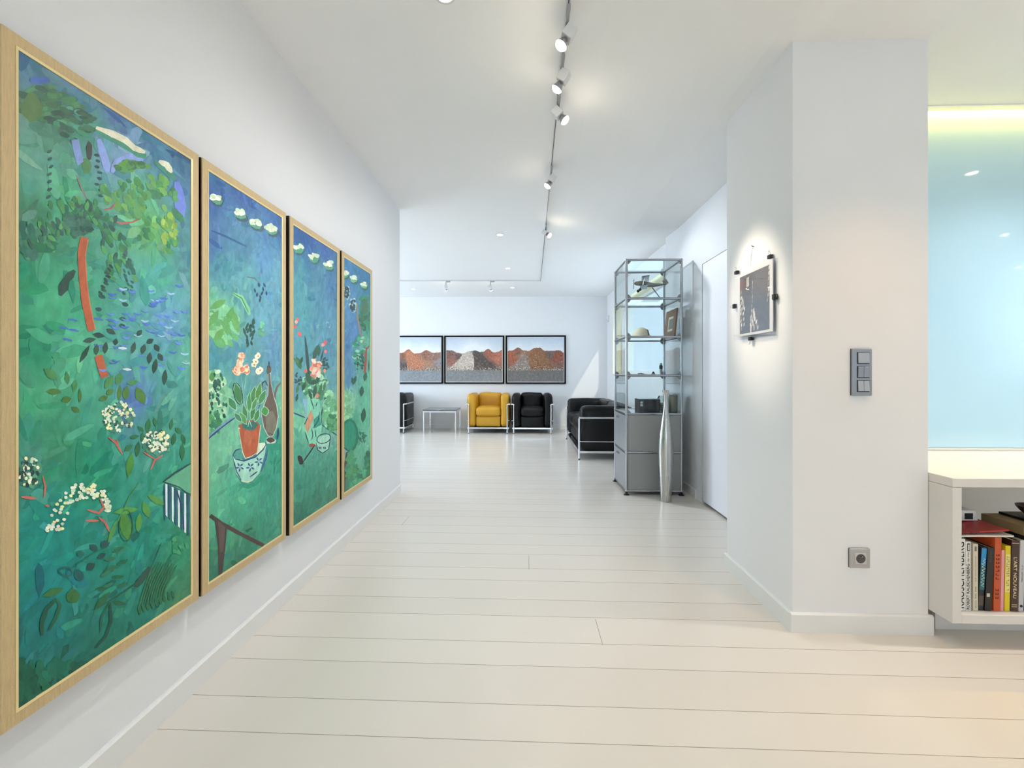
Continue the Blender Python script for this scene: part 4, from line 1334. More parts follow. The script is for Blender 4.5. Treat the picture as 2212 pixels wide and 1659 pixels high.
# low side table
tb = thing('side_table', 'low square side table with a grey top on thin chrome legs', 'table', (-1.58, 8.24, 0))
bm = B()
box(bm, -1.888, -1.272, 7.955, 8.53, 0.405, 0.428, 0.002, 1)
obj('tabletop', bm, M_TABLE, tb)
bm = B()
for a in ((-1.885, -1.275, 7.957, 7.979), (-1.885, -1.275, 8.506, 8.528), (-1.885, -1.863, 7.979, 8.506), (-1.297, -1.275, 7.979, 8.506)):
    box(bm, a[0], a[1], a[2], a[3], 0.378, 0.404)
obj('table_frame', bm, M_CHROME, tb)
for x in (-1.874, -1.286):
    for y in (7.968, 8.517):
        bm = B()
        box(bm, x - 0.011, x + 0.011, y - 0.011, y + 0.011, 0.0, 0.378, 0.002, 1)
        obj('leg', bm, M_CHROME, tb)

# ------------------------------------------------------------------ glass display cabinet
CX0, CX1, CY0, CY1, CZ0, STEP = 0.918, 1.412, 3.985, 4.478, 0.036, 0.3495
CZ = [CZ0 + STEP * k for k in range(7)]
cab = thing('display_cabinet', 'tall chrome tube cabinet with open glass tiers above two grey metal drawers', 'cabinet', ((CX0 + CX1) / 2, (CY0 + CY1) / 2, 0))
TR = 0.0118
for x in (CX0, CX1):
    for y in (CY0, CY1):
        bm = B()
        tube(bm, [(x, y, CZ[0]), (x, y, CZ[6])], TR, 12)
        obj('upright_tube', bm, M_CHROMED, cab, True)
for z in CZ:
    for (p, q) in (((CX0, CY0), (CX1, CY0)), ((CX0, CY1), (CX1, CY1)), ((CX0, CY0), (CX0, CY1)), ((CX1, CY0), (CX1, CY1))):
        bm = B()
        tube(bm, [(p[0], p[1], z), (q[0], q[1], z)], TR * 0.92, 10)
        obj('cross_tube', bm, M_CHROMED, cab, True)
for z in CZ:
    for x in (CX0, CX1):
        for y in (CY0, CY1):
            bm = B()
            bmesh.ops.create_uvsphere(bm, u_segments=10, v_segments=6, radius=TR * 1.15, matrix=Matrix.Translation((x, y, z)))
            obj('ball_joint', bm, M_CHROMED, cab, True)
# glass holders: rounded plates reaching inward from each corner of the glazed tiers
def sector(bm, c, du, dn, a0, a1, r, th):
    n = 9
    pts = [Vector(c)] + [Vector(c) + du * (r * cos(a0 + (a1 - a0) * k / n)) + Vector((0, 0, r * sin(a0 + (a1 - a0) * k / n))) for k in range(n + 1)]
    fa = [bm.verts.new(p + dn * th) for p in pts]
    fb = [bm.verts.new(p - dn * th) for p in pts]
    bm.faces.new(fa)
    bm.faces.new(fb[::-1])
    for k in range(len(pts)):
        k2 = (k + 1) % len(pts)
        bm.faces.new((fa[k], fb[k], fb[k2], fa[k2]))
for z in CZ[2:]:
    a0 = 0.0 if z == CZ[2] else -pi / 2
    a1 = 0.0 if z == CZ[6] else pi / 2
    for x, dx in ((CX0, 1), (CX1, -1)):
        for y, dy in ((CY0, 1), (CY1, -1)):
            bm = B()
            sector(bm, (x, y, z), Vector((dx, 0, 0)), Vector((0, 1, 0)), a0, a1, 0.040, 0.003)
            sector(bm, (x, y, z), Vector((0, dy, 0)), Vector((1, 0, 0)), a0, a1, 0.040, 0.003)
            obj('glass_holder', bm, M_CLIPG, cab)
for z in CZ[3:]:
    bm = B()
    box(bm, CX0 + 0.013, CX1 - 0.013, CY0 + 0.013, CY1 - 0.013, z - 0.003, z + 0.003)
    obj('glass_shelf', bm, M_GLASS, cab)
for za, zb in zip(CZ[2:], CZ[3:]):
    for x in (CX0, CX1):
        bm = B()
        box(bm, x - 0.002, x + 0.002, CY0 + 0.013, CY1 - 0.013, za + 0.013, zb - 0.013)
        obj('glass_side', bm, M_GLASS, cab)
    bm = B()
    box(bm, CX0 + 0.013, CX1 - 0.013, CY1 - 0.002, CY1 + 0.002, za + 0.013, zb - 0.013)
    obj('glass_back', bm, M_GLASS, cab)
    bm = B()
    box(bm, CX0 + 0.013, CX1 - 0.013, CY0 - 0.002, CY0 + 0.002, za + 0.013, zb - 0.013)
    obj('glass_front', bm, M_GLASS, cab)
bm = B()
box(bm, CX0 + 0.012, CX1 - 0.012, CY0 + 0.012, CY1 - 0.012, CZ[2] - 0.004, CZ[2] + 0.006)
obj('metal_top', bm, mat('grey_gloss_coat', (134, 136, 138), 0.14, var=0.03), cab)
bm = B()
box(bm, CX0 + 0.012, CX1 - 0.012, CY0 + 0.012, CY1 - 0.012, CZ[0] - 0.004, CZ[0] + 0.004)
obj('bottom_panel', bm, M_GREYP, cab)
for za, zb in ((CZ[0], CZ[1]), (CZ[1], CZ[2])):
    for (a, b_, c, d) in ((CX0 + 0.012, CX1 - 0.012, CY0 - 0.003, CY0 + 0.004), (CX0 + 0.012, CX1 - 0.012, CY1 - 0.004, CY1 + 0.003), (CX1 - 0.004, CX1 + 0.003, CY0 + 0.012, CY1 - 0.012)):
        bm = B()
        box(bm, a, b_, c, d, za + 0.011, zb - 0.011)
        obj('side_panel', bm, M_GREYP, cab)
    bm = B()
    box(bm, CX0 - 0.008, CX0 + 0.006, CY0 + 0.013, CY1 - 0.013, za + 0.006, zb - 0.016, 0.002, 1)
    dr = obj('drawer', bm, mat('grey_satin_coat', (142, 146, 152), 0.25, var=0.02), cab)
    bm = B()
    tube(bm, [(CX0 - 0.022, CY0 + 0.255, zb - 0.052), (CX0 - 0.022, CY0 + 0.325, zb - 0.052)], 0.006, 8)
    for yy in (CY0 + 0.262, CY0 + 0.318):
        tube(bm, [(CX0 - 0.008, yy, zb - 0.052), (CX0 - 0.024, yy, zb - 0.052)], 0.009, 10)
    obj('handle', bm, M_CHROMED, dr, True)
for x in (CX0, CX1):
    for y in (CY0, CY1):
        bm = B()
        lathe(bm, [(0.026, 0), (0.026, 0.005), (0.012, 0.010), (0.010, 0.026)], (x, y, 0), 14)
        obj('foot', bm, M_RUBBER, cab, True)

# things standing in the cabinet ------------------------------------
SH5, SH4, SH3, SH2 = CZ[5] + 0.003, CZ[4] + 0.003, CZ[3] + 0.003, CZ[2] + 0.006
# model aeroplane on a rod
M_PLANE = mat('tarnished_metal', (150, 146, 138), 0.35, metal=0.55, var=0.12)
M_PLANED = mat('dark_grey_enamel', (70, 74, 74), 0.4, metal=0.3, var=0.1)
pl_ = thing('model_aeroplane', 'grey model biplane tilted on a slanting rod in the top glass tier', 'model', (1.18, 4.13, SH5))
bm = B()
box(bm, 1.10, 1.27, 4.04, 4.21, SH5, SH5 + 0.006, 0.002, 1)
obj('stand_plate', bm, mat('stand_glass_grey', (150, 160, 164), 0.2, var=0.04), pl_)
bm = B()
tube(bm, [(1.268, 4.10, SH5 + 0.004), (1.188, 4.12, SH5 + 0.122)], 0.004, 8)
obj('stand_rod', bm, M_DARKG, pl_, True)
bm = B()
fz = SH5 + 0.145
tube(bm, [(1.016, 4.1, fz + 0.008), (1.03, 4.1, fz + 0.012), (1.07, 4.105, fz + 0.014), (1.13, 4.11, fz + 0.004), (1.2, 4.12, fz), (1.28, 4.13, fz + 0.006), (1.325, 4.135, fz + 0.01)], [0.004, 0.018, 0.025, 0.026, 0.02, 0.011, 0.004], 14)
obj('fuselage', bm, M_PLANE, pl_, True)
bm = B()
obox(bm, Vector((1.125, 4.12, fz + 0.06)), (0.034, 0.125, 0.003), Matrix.Rotation(R(-14), 3, 'Z') @ Matrix.Rotation(R(-6), 3, 'Y'), 0.002)
obj('upper_wing', bm, M_PLANED, pl_)
bm = B()
obox(bm, Vector((1.11, 4.115, fz - 0.018)), (0.032, 0.115, 0.003), Matrix.Rotation(R(-14), 3, 'Z') @ Matrix.Rotation(R(-6), 3, 'Y'), 0.002)
obj('lower_wing', bm, M_PLANED, pl_)
for yy in (4.03, 4.2):
    bm = B()
    tube(bm, [(1.10 + (yy - 4.115) * .25, yy, fz - 0.016), (1.118 + (yy - 4.115) * .25, yy, fz + 0.058)], 0.0022, 6)
    obj('wing_strut', bm, M_PLANE, pl_)
bm = B()
obox(bm, Vector((1.315, 4.134, fz + 0.03)), (0.022, 0.002, 0.024), Matrix.Rotation(R(-30), 3, 'Y'), 0.001)
obj('tail_fin', bm, M_PLANE, pl_)
bm = B()
obox(bm, Vector((1.31, 4.134, fz + 0.01)), (0.018, 0.055, 0.002), Matrix.Rotation(R(-6), 3, 'Z'), 0.001)
obj('tailplane', bm, M_PLANE, pl_)
bm = B()
obox(bm, Vector((1.012, 4.1, fz + 0.006)), (0.002, 0.006, 0.045), Matrix.Rotation(R(12), 3, 'X'), 0.001)
obj('propeller', bm, M_PLANED, pl_)
for yy in (4.07, 4.14):
    bm = B()
    tube(bm, [(1.085, yy * 0.4 + 4.105 * 0.6, fz - 0.012), (1.062, yy, fz - 0.05)], 0.0025, 6)
    leg_ = obj('landing_gear', bm, M_PLANE, pl_)
    bm = B()
    lathe(bm, [(0.013, -0.004), (0.013, 0.004)], (1.062, yy, fz - 0.052), 14, Matrix.Rotation(pi / 2, 3, 'X'))
    obj('wheel', bm, M_RUBBER, leg_)
# sun hat
hat = thing('sun_hat', 'cream pith helmet with a dark band on the second glass tier', 'hat', (1.115, 4.2, SH4))
bm = B()
prof = []
for k in range(9):
    t = k / 8 * pi / 2
    prof.append((0.078 * cos(t) ** 0.85 if k < 8 else 0.004, 0.022 + 0.082 * sin(t)))
lathe(bm, [(0.079, 0.018)] + prof, (1.105, 4.2, SH4), 26)
bmesh.ops.scale(bm, vec=(1.0, 1.15, 1.0), verts=bm.verts, space=Matrix.Translation((-1.105, -4.2, 0)))
M_CREAM = mat('cream_cloth', (240, 229, 202), 0.7, var=0.05, scale=(40, 40, 40), bump=0.2, bscale=150)
obj('crown', bm, M_CREAM, hat, True)
bm = B()
rings = []
for rr, zz in ((0.076, 0.022), (0.098, 0.014), (0.118, 0.004), (0.117, 0.001), (0.096, 0.009), (0.074, 0.017)):
    rings.append([bm.verts.new((1.113 + rr * cos(a) * (1.08 if cos(a) > 0 else 1), 4.2 + rr * sin(a), SH4 + zz + 0.006 * sin(2 * a) ** 2)) for a in [2 * pi * k / 28 for k in range(28)]])
for a, b_ in zip(rings, rings[1:] + rings[:1]):
    for k in range(28):
        bm.faces.new((a[k], a[(k + 1) % 28], b_[(k + 1) % 28], b_[k]))
obj('brim', bm, M_CREAM, hat, True)
bm = B()
for k in range(8):
    a0, a1 = -0.9 + k * 0.16, -0.9 + (k + 1) * 0.16
    pts = []
    for a in (a0, a1):
        for rr, zz in ((0.0805, 0.024), (0.066, 0.080)):
            pts.append((1.105 + rr * cos(a), 4.2 + rr * 1.15 * sin(a), SH4 + zz))
    quad(bm, [pts[0], pts[1], pts[3], pts[2]])
obj('band', bm, mat('brown_ribbon', (120, 100, 84), 0.6, var=0.1), hat)
# small wooden picture frame
pf = thing('photo_frame', 'brown wooden photo frame with a cream mount, standing upright beside the helmet', 'photo frame', (1.385, 4.16, SH4))
def yz_frame(nm, m, y0, y1, z0, z1, w, x0, th, lean):
    bm = B()
    for a in ((y0, y0 + w, z0, z1), (y1 - w, y1, z0, z1), (y0 + w, y1 - w, z0, z0 + w), (y0 + w, y1 - w, z1 - w, z1)):
        box(bm, x0, x0 + th, a[0], a[1], a[2], a[3])
    for v in bm.verts:
        v.co.x += (v.co.z - SH4) * lean
    obj(nm, bm, m, pf)
yz_frame('frame', mat('brown_wood', (122, 84, 54), 0.45, var=0.25, scale=(20, 20, 60)), 4.02, 4.31, SH4, SH4 + 0.265, 0.062, 1.355, 0.016, 0.10)
yz_frame('mount', mat('cream_card', (226, 214, 190), 0.7, var=0.03), 4.082, 4.248, SH4 + 0.062, SH4 + 0.203, 0.022, 1.362, 0.004, 0.10)
bm = B()
box(bm, 1.364, 1.367, 4.1, 4.23, SH4 + 0.08, SH4 + 0.185)
for v in bm.verts:
    v.co.x += (v.co.z - SH4) * 0.10
obj('picture', bm, mat('faded_picture', (120, 116, 108), 0.4, var=0.4, scale=(30, 30, 30)), pf)
# small figure and dark pieces on the third tier
fg = thing('figurine', 'little black and silver standing figurine on the third glass tier', 'figurine', (1.316, 4.27, SH3))
bm = B()
lathe(bm, [(0.014, 0), (0.015, 0.004), (0.010, 0.012), (0.013, 0.03), (0.016, 0.05), (0.014, 0.058)], (1.316, 4.27, SH3), 14)
obj('lower_body', bm, M_SILVERL, fg, True)
bm = B()
lathe(bm, [(0.014, 0.058), (0.0165, 0.064), (0.0165, 0.092), (0.010, 0.097)], (1.316, 4.27, SH3), 14)
obj('upper_body', bm, M_DARKG, fg, True)
bm = B()
lathe(bm, [(0.010, 0.097), (0.0125, 0.101), (0.0125, 0.112), (0.008, 0.116)], (1.316, 4.27, SH3), 12)
obj('head', bm, M_CHROMED, fg, True)
bm = B()
tube(bm, [(1.075, 4.2, SH3 + 0.008), (1.11, 4.2, SH3 + 0.010), (1.14, 4.21, SH3 + 0.006), (1.165, 4.215, SH3 + 0.004)], [0.008, 0.0095, 0.006, 0.003], 8)
single('tobacco_pipe', bm, mat('dark_brown_briar', (44, 30, 26), 0.4, var=0.2), (1.12, 4.2, SH3), 'dark slim object lying on the third glass tier under the helmet', 'ornament', None, True)
bm = B()
lathe(bm, [(0.03, 0), (0.029, 0.006), (0.016, 0.013), (0.012, 0.018), (0.013, 0.022), (0.004, 0.034)], (1.225, 4.21, SH3), 12)
single('incense_burner', bm, mat('dark_bronze', (60, 54, 50), 0.4, metal=0.5, var=0.2), (1.225, 4.21, SH3), 'tiny dark peaked ornament next to the silver figurine', 'ornament', None, True)
# on the metal top
bx = thing('black_box', 'black box with two small white marks, standing on the grey metal top', 'box', (1.155, 4.17, SH2))
bm = B()
box(bm, 1.06, 1.255, 4.09, 4.26, SH2, SH2 + 0.122, 0.003, 1)
obj('body', bm, mat('black_card', (26, 30, 32), 0.4, var=0.1), bx)
bm = B()
box(bm, 1.062, 1.105, 4.0885, 4.091, SH2 + 0.002, SH2 + 0.12)
obj('side_strip', bm, mat('slate_card', (56, 68, 72), 0.4, var=0.08), bx)
for zz in (0.082, 0.056):
    bm = B()
    box(bm, 1.07, 1.092, 4.0875, 4.089, SH2 + zz, SH2 + zz + 0.018)
    obj('white_mark', bm, M_WPL, bx)
jr = thing('glass_jar', 'clear bottle-shaped glass with pale stones inside, behind the silver vase', 'jar', (1.298, 4.19, SH2))
bm = B()
lathe(bm, [(0.044, 0.001), (0.05, 0.01), (0.05, 0.09), (0.044, 0.12), (0.030, 0.142), (0.028, 0.15)], (1.298, 4.19, SH2), 22)
obj('vessel', bm, glass_mat('jar_glass', (222, 228, 226), 1.4), jr, True)
bm = B()
cushion(bm, 1.268, 1.328, 4.16, 4.22, SH2 + 0.004, SH2 + 0.082, 0.026, (0.004, 0.004, 0.002), 8, 0.008, 9)
obj('stone', bm, mat('pale_stone', (168, 160, 150), 0.8, var=0.25, scale=(50, 50, 50), bump=0.4, bscale=90), jr, True)
ob = thing('olive_block', 'olive grey resin block standing between the silver vase and the wall', 'ornament', (1.372, 4.1, SH2))
bm = B()
box(bm, 1.343, 1.402, 4.05, 4.135, SH2, SH2 + 0.155, 0.004, 2)
obj('block', bm, mat('olive_resin', (118, 116, 98), 0.2, var=0.15, scale=(18, 18, 18)), ob)
bm = B()
box(bm, 1.344, 1.401, 4.051, 4.134, SH2 + 0.1552, SH2 + 0.168, 0.004, 2)
obj('lid', bm, glass_mat('clear_lid', (232, 236, 236), 1.2), ob)

# tall metal bottle vase on the floor in front of the cabinet
bm = B()
prof = [(0.044, 0), (0.046, 0.006), (0.047, 0.05), (0.052, 0.14), (0.0585, 0.26), (0.0625, 0.38), (0.0635, 0.43), (0.061, 0.50), (0.054, 0.58), (0.043, 0.66), (0.031, 0.73), (0.0215, 0.785), (0.017, 0.83), (0.0160, 0.87), (0.0185, 0.91), (0.024, 0.94), (0.0295, 0.958), (0.0265, 0.958), (0.020, 0.935), (0.014, 0.90)]
lathe(bm, prof, (1.212, 3.80, 0), 40)
single('floor_vase', bm, M_ALU, (1.212, 3.80, 0), 'tall slender brushed metal bottle vase on the floor before the grey drawers', 'vase', None, True)

# ------------------------------------------------------------------ print in a clear acrylic holder on the pillar
XA = COLX0 - 0.016
ac = thing('acrylic_print_holder', 'clear acrylic sheet with a dark print, clipped and hung on the spotlit pillar side', 'framed print', (COLX0, 2.2, 1.28))
bm = B()
box(bm, XA - 0.004, XA, 2.018, 2.395, 1.283, 1.645)
obj('acrylic_sheet', bm, M_ACRY, ac)
bm = B()
box(bm, XA + 0.010, XA + 0.013, 2.006, 2.33, 1.268, 1.632)
obj('rear_sheet', bm, M_ACRY, ac)
bm = B()
box(bm, XA + 0.0015, XA + 0.004, 2.03, 2.36, 1.300, 1.628)
obj('paper_mount', bm, mat('white_paper', (236, 234, 230), 0.6, var=0.02), ac)
# plain stand-in print: dark field with pale streaks
P = Paint(2.055, 2.335, 1.312, 1.612, [((2.1, 1.55), (104, 96, 92)), ((2.15, 1.4), (84, 88, 98)), ((2.3, 1.4), (78, 84, 96)), ((2.2, 1.33), (84, 94, 108)), ((2.3, 1.58), (92, 84, 82))], seed=8, nu=8, nv=10)
for (a, b_, c, d, w) in ((2.325, 1.53, 2.29, 1.36, 0.018), (2.31, 1.5, 2.29, 1.44, 0.012), (2.328, 1.46, 2.315, 1.34, 0.014), (2.2, 1.42, 2.16, 1.33, 0.02), (2.215, 1.4, 2.19, 1.33, 0.014), (2.205, 1.56, 2.215, 1.42, 0.005), (2.222, 1.39, 2.222, 1.315, 0.016), (2.058, 1.6, 2.07, 1.45, 0.012)):
    for k in range(7):
        t = k / 6
        u, v = a + (c - a) * t + P.r.uniform(-.004, .004), b_ + (d - b_) * t
        P.raw([(u - w / 2 * P.r.uniform(.5, 1.1), v + .012), (u + w / 2 * P.r.uniform(.5, 1.1), v + .004), (u + w / 3, v - .012), (u - w / 3, v - .006)], P.r.choice([(214, 208, 198), (188, 182, 174), (232, 226, 214), (150, 144, 138)]))
for k in range(3):
    P.raw([(2.33 - k * .032, 1.585 + k * .004), (2.305 - k * .032, 1.589 + k * .004), (2.305 - k * .032, 1.55), (2.33 - k * .032, 1.546)], [(120, 66, 60), (96, 64, 60), (190, 182, 172)][k])
P.build('print', M_PRINT, ac, lambda u, v, d: (XA + 0.0012 - d * 0.5, u, v))
for (y, z, horiz) in ((2.372, 1.647, True), (2.052, 1.647, True), (2.396, 1.47, False), (2.016, 1.455, False), (2.226, 1.281, True)):
    bm = B()
    if horiz:
        s = 1 if z > 1.4 else -1
        obox(bm, Vector((XA + 0.003, y, z)), (0.009, 0.012, 0.009), Matrix.Identity(3), 0.002)
        lp = [(XA + 0.003, y - 0.007, z), (XA - 0.004, y - 0.005, z + s * 0.028), (XA - 0.004, y + 0.005, z + s * 0.028), (XA + 0.003, y + 0.007, z)]
    else:
        s = 1 if y > 2.2 else -1
        obox(bm, Vector((XA + 0.003, y, z)), (0.009, 0.009, 0.012), Matrix.Identity(3), 0.002)
        lp = [(XA + 0.003, y, z - 0.007), (XA - 0.004, y + s * 0.028, z - 0.005), (XA - 0.004, y + s * 0.028, z + 0.005), (XA + 0.003, y, z + 0.007)]
    cl = obj('binder_clip', bm, M_RUBBER, ac)
    bm = B()
    tube(bm, lp, 0.0009, 6)
    obj('wire_loop', bm, M_CHROMED, cl)
bm = B()
tube(bm, [(COLX0 - 0.006, 2.223, 1.742), (XA + 0.002, 2.226, 1.66), (XA + 0.002, 2.226, 1.645)], 0.0008, 6)
tube(bm, [(COLX0 - 0.006, 2.223, 1.742), (XA + 0.004, 2.24, 1.646)], 0.0006, 6)
obj('hanging_wire', bm, M_MIDG, ac)
bm = B()
tube(bm, [(COLX0 + 0.002, 2.223, 1.742), (COLX0 - 0.012, 2.223, 1.748)], 0.0022, 8)
obj('hook', bm, M_DARKG, ac)

# ------------------------------------------------------------------ switch plate and outlet on the pillar
sw_ = thing('light_switch', 'silver switch plate with three stacked rockers on the pillar', 'light switch', (1.425, COLY0, 1.113))
SX0, SX1 = 1.388, 1.472
bm = B()
box(bm, SX0, SX1, COLY0 - 0.012, COLY0 - 0.003, 1.012, 1.213, 0.004, 3)
obj('cover_plate', bm, M_SILVER, sw_, True)
bm = B()
box(bm, SX0 + 0.001, SX1 - 0.001, COLY0 - 0.003, COLY0, 1.013, 1.212)
obj('back_plate', bm, M_RUBBER, sw_)
for k, zc_ in enumerate((1.172, 1.1125, 1.053)):
    bm = B()
    box(bm, SX0 + 0.019, SX1 - 0.013, COLY0 - 0.0125, COLY0 - 0.0118, zc_ - 0.025, zc_ + 0.025)
    sur = obj('rocker_recess', bm, M_DARKG, sw_)
    halves = [(SX0 + 0.0225, SX1 - 0.015)] if k == 0 else [(SX0 + 0.0225, (SX0 + SX1) / 2 + 0.0035), ((SX0 + SX1) / 2 + 0.0045, SX1 - 0.015)]
    for (a, b_) in halves:
        bm = B()
        box(bm, a, b_, COLY0 - 0.017, COLY0 - 0.0125, zc_ - 0.0215, zc_ + 0.0225, 0.001, 1)
        tl = (0.003, -0.002, 0.004)[k]
        for v in bm.verts:
            if v.co.y < COLY0 - 0.014:
                v.co.y += (v.co.z - zc_) / 0.022 * tl * 0.5
        obj('rocker', bm, M_SILVERL if k != 1 else M_SILVER, sur)
po = thing('power_outlet', 'square grey wall socket low down on the pillar', 'outlet', (1.42, COLY0, 0.32))
OX0, OX1, OZ0, OZ1 = 1.38, 1.465, 0.278, 0.362
bm = B()
box(bm, OX0, OX1, COLY0 - 0.011, COLY0 - 0.002, OZ0, OZ1, 0.004, 3)
obj('cover_plate', bm, mat('warm_silver_plastic', (176, 173, 170), 0.4, metal=0.2, var=0.02), po, True)
bm = B()
box(bm, OX0 + 0.001, OX1 - 0.001, COLY0 - 0.002, COLY0, OZ0 + 0.001, OZ1 - 0.001)
obj('back_plate', bm, M_RUBBER, po)
bm = B()
xc_, zc_ = (OX0 + OX1) / 2 + 0.001, (OZ0 + OZ1) / 2
fr = (0.0226, 0.0226)
box(bm, xc_ - 0.0235, xc_ + 0.0235, COLY0 - 0.0125, COLY0 - 0.011, zc_ - 0.0235, zc_ + 0.0235, 0.001, 1)
obj('insert', bm, mat('pale_socket', (196, 194, 192), 0.4, var=0.02), po)
bm = B()
lathe(bm, [(0.0195, 0.0), (0.0195, 0.0006)], (xc_, COLY0 - 0.0125, zc_), 26, Matrix.Rotation(pi / 2, 3, 'X'))
well = obj('socket_well', bm, mat('socket_grey', (74, 72, 71), 0.4, var=0.15), po)
for dx, dz in ((-0.0095, 0.001), (0.0095, 0.001)):
    bm = B()
    lathe(bm, [(0.0024, 0), (0.0024, 0.0004)], (xc_ + dx, COLY0 - 0.0131, zc_ + dz), 10, Matrix.Rotation(pi / 2, 3, 'X'))
    obj('pin_hole', bm, M_RUBBER, well)
bm = B()
tube(bm, [(xc_, COLY0 - 0.013, zc_ + 0.011), (xc_, COLY0 - 0.021, zc_ + 0.011)], 0.0022, 8)
obj('earth_pin', bm, M_CHROMED, well)

# motion sensor in the far corner
ms = thing('motion_sensor', 'small white motion sensor on the wall next to the back corner', 'sensor', (XRF, 8.45, 2.13))
bm = B()
box(bm, XRF - 0.035, XRF, 8.40, 8.50, 2.09, 2.21, 0.008, 2)
obj('housing', bm, M_WPL, ms, True)
bm = B()
box(bm, XRF - 0.037, XRF - 0.034, 8.42, 8.48, 2.10, 2.14)
obj('lens', bm, M_SILVERL, ms)

# ------------------------------------------------------------------ ceiling lights
tr = thing('ceiling_track', 'slim white lighting track running down the ceiling and turning along the back', 'light track', (0.2, 4.0, ceil_z(0.2, 4.0)))
TXa, TXb, TYc = 0.170, 0.246, 7.08
def track_x(y):
    return TXa + (TXb - TXa) * (y + 1.5) / (TYc + 1.5) if False else (0.174 if y < 2.2 else 0.174 + (0.246 - 0.174) * (y - 2.2) / (TYc - 2.2))
bm = B()
ptl = [(track_x(y), y) for y in [-1.5, 0.5, 2.2, 3.2, 4.2, 5.2, 6.2, TYc]]
def ribbon(bm, pts, hw_, z0, z1):
    for (xa, ya), (xb, yb) in zip(pts, pts[1:]):
        d = Vector((xb - xa, yb - ya)).normalized()
        n = Vector((-d.y, d.x)) * hw_
        za, zb = ceil_z(xa, ya), ceil_z(xb, yb)
        P8 = []
        for (px, py, zz) in ((xa, ya, za), (xb, yb, zb)):
            for s in (-1, 1):
                for h in (z0, z1):
                    P8.append(bm.verts.new((px + n.x * s, py + n.y * s, zz - h)))
        for f in ((0, 1, 3, 2), (4, 6, 7, 5), (0, 4, 5, 1), (2, 3, 7, 6), (0, 2, 6, 4), (1, 5, 7, 3)):
            bm.faces.new([P8[q] for q in f])
ribbon(bm, ptl, 0.0075, 0.0, 0.014)
ribbon(bm, [(TXb + 0.0075, TYc), (-3.6, TYc - 0.11)], 0.0075, 0.0, 0.014)
obj('rail', bm, mat('white_track', (222, 222, 224), 0.4, var=0.02), tr)
bm = B()
ribbon(bm, ptl, 0.0022, 0.0141, 0.0152)
ribbon(bm, [(TXb, TYc), (-3.6, TYc - 0.11)], 0.0028, 0.0141, 0.0152)
obj('groove', bm, M_DARKG, tr)

LIGHTS = []

def lamp(kind, loc, energy, color, target=None, size=0.05, angle=70, blend=0.6, size_y=None, name='lamp_light'):
    ld = bpy.data.lights.new(name, kind)
    ld.energy = energy
    ld.color = color
    if kind == 'SPOT':
        ld.spot_size = R(angle)
        ld.spot_blend = blend
        ld.shadow_soft_size = size
    elif kind == 'POINT':
        ld.shadow_soft_size = size
    elif kind == 'AREA':
        ld.shape = 'RECTANGLE'
        ld.size = size
        ld.size_y = size_y or size
    lo = bpy.data.objects.new(name, ld)
    COL.objects.link(lo)
    lo.location = loc
    if target is not None:
        lo.rotation_euler = (Vector(target) - Vector(loc)).to_track_quat('-Z', 'Y').to_euler()
    LIGHTS.append(lo)
    return lo

WARM = (1.0, 0.86, 0.68)
NEUT = (1.0, 0.94, 0.86)
COOL = (0.68, 0.84, 1.0)
TRK = (0.97, 0.99, 1.0)

def track_spot(label, x, y, aim, stem=0.055, energy=30, angle=95, color=TRK, along=(0, 1), blend=0.7, g='track_lamp'):
    """A little spotlight hanging from the track: adapter, stem, cube socket and bare reflector bulb."""
    z = ceil_z(x, y) - 0.0152
    t = thing('track_spotlight', label, 'spotlight', (x, y, z), 'spotlights hanging from the track')
    bm = B()
    a = Vector((along[0], along[1], 0)).normalized()
    rot = Matrix.Rotation(math.atan2(a.y, a.x), 3, 'Z')
    obox(bm, Vector((x, y, z - 0.012)) - a * 0.035, (0.036, 0.0065, 0.0115), rot, 0.002)
    obj('adapter', bm, mat('light_grey_plastic', (168, 167, 166), 0.45, var=0.03), t)
    bm = B()
    tube(bm, [(x, y, z - 0.02), (x, y, z - 0.024 - stem)], 0.005, 8)
    obj('stem', bm, M_MIDG, t)
    pivot = Vector((x, y, z - 0.024 - stem))
    d = (Vector(aim) - pivot).normalized()
    q = d.to_track_quat('Z', 'Y').to_matrix()
    bm = B()
    obox(bm, pivot - d * 0.012, (0.023, 0.023, 0.027), q, 0.003)
    obj('socket', bm, M_WPL, t)
    bm = B()
    lathe(bm, [(0.012, 0.015), (0.016, 0.022), (0.022, 0.036), (0.0255, 0.046), (0.0262, 0.049)], pivot, 18, q)
    rf = obj('reflector', bm, M_CHROMED, t, True)
    bm = B()
    lathe(bm, [(0.0255, 0.0492), (0.022, 0.057), (0.013, 0.062), (0.004, 0.0635)], pivot, 18, q)
    obj('bulb', bm, M_BULB, rf, True)
    lamp('SPOT', pivot + d * 0.075, energy, color, aim, 0.05, angle, blend, name=g)
    return t

# ------------------------------------------------------------------ recessed downlights
def downlight(label, x, y, energy, color=NEUT, angle=110, cast=True, g='far_downlight'):
    z = ceil_z(x, y)
    t = thing('recessed_downlight', label, 'downlight', (x, y, z), 'downlights set in the ceiling')
    bm = B()
    lathe(bm, [(0.046, 0.0), (0.046, -0.004), (0.034, -0.006), (0.033, -0.001)], (x, y, z), 22)
    obj('trim_ring', bm, M_WPL, t, True)
    bm = B()
    lathe(bm, [(0.032, -0.0062), (0.020, -0.008), (0.003, -0.0085)], (x, y, z), 18)
    obj('lamp', bm, M_DOWN, t, True)
    if cast:
        lamp('SPOT', (x, y, z - 0.03), energy, color, (x, y, 0), 0.04, angle, 0.8, name=g)
    return t

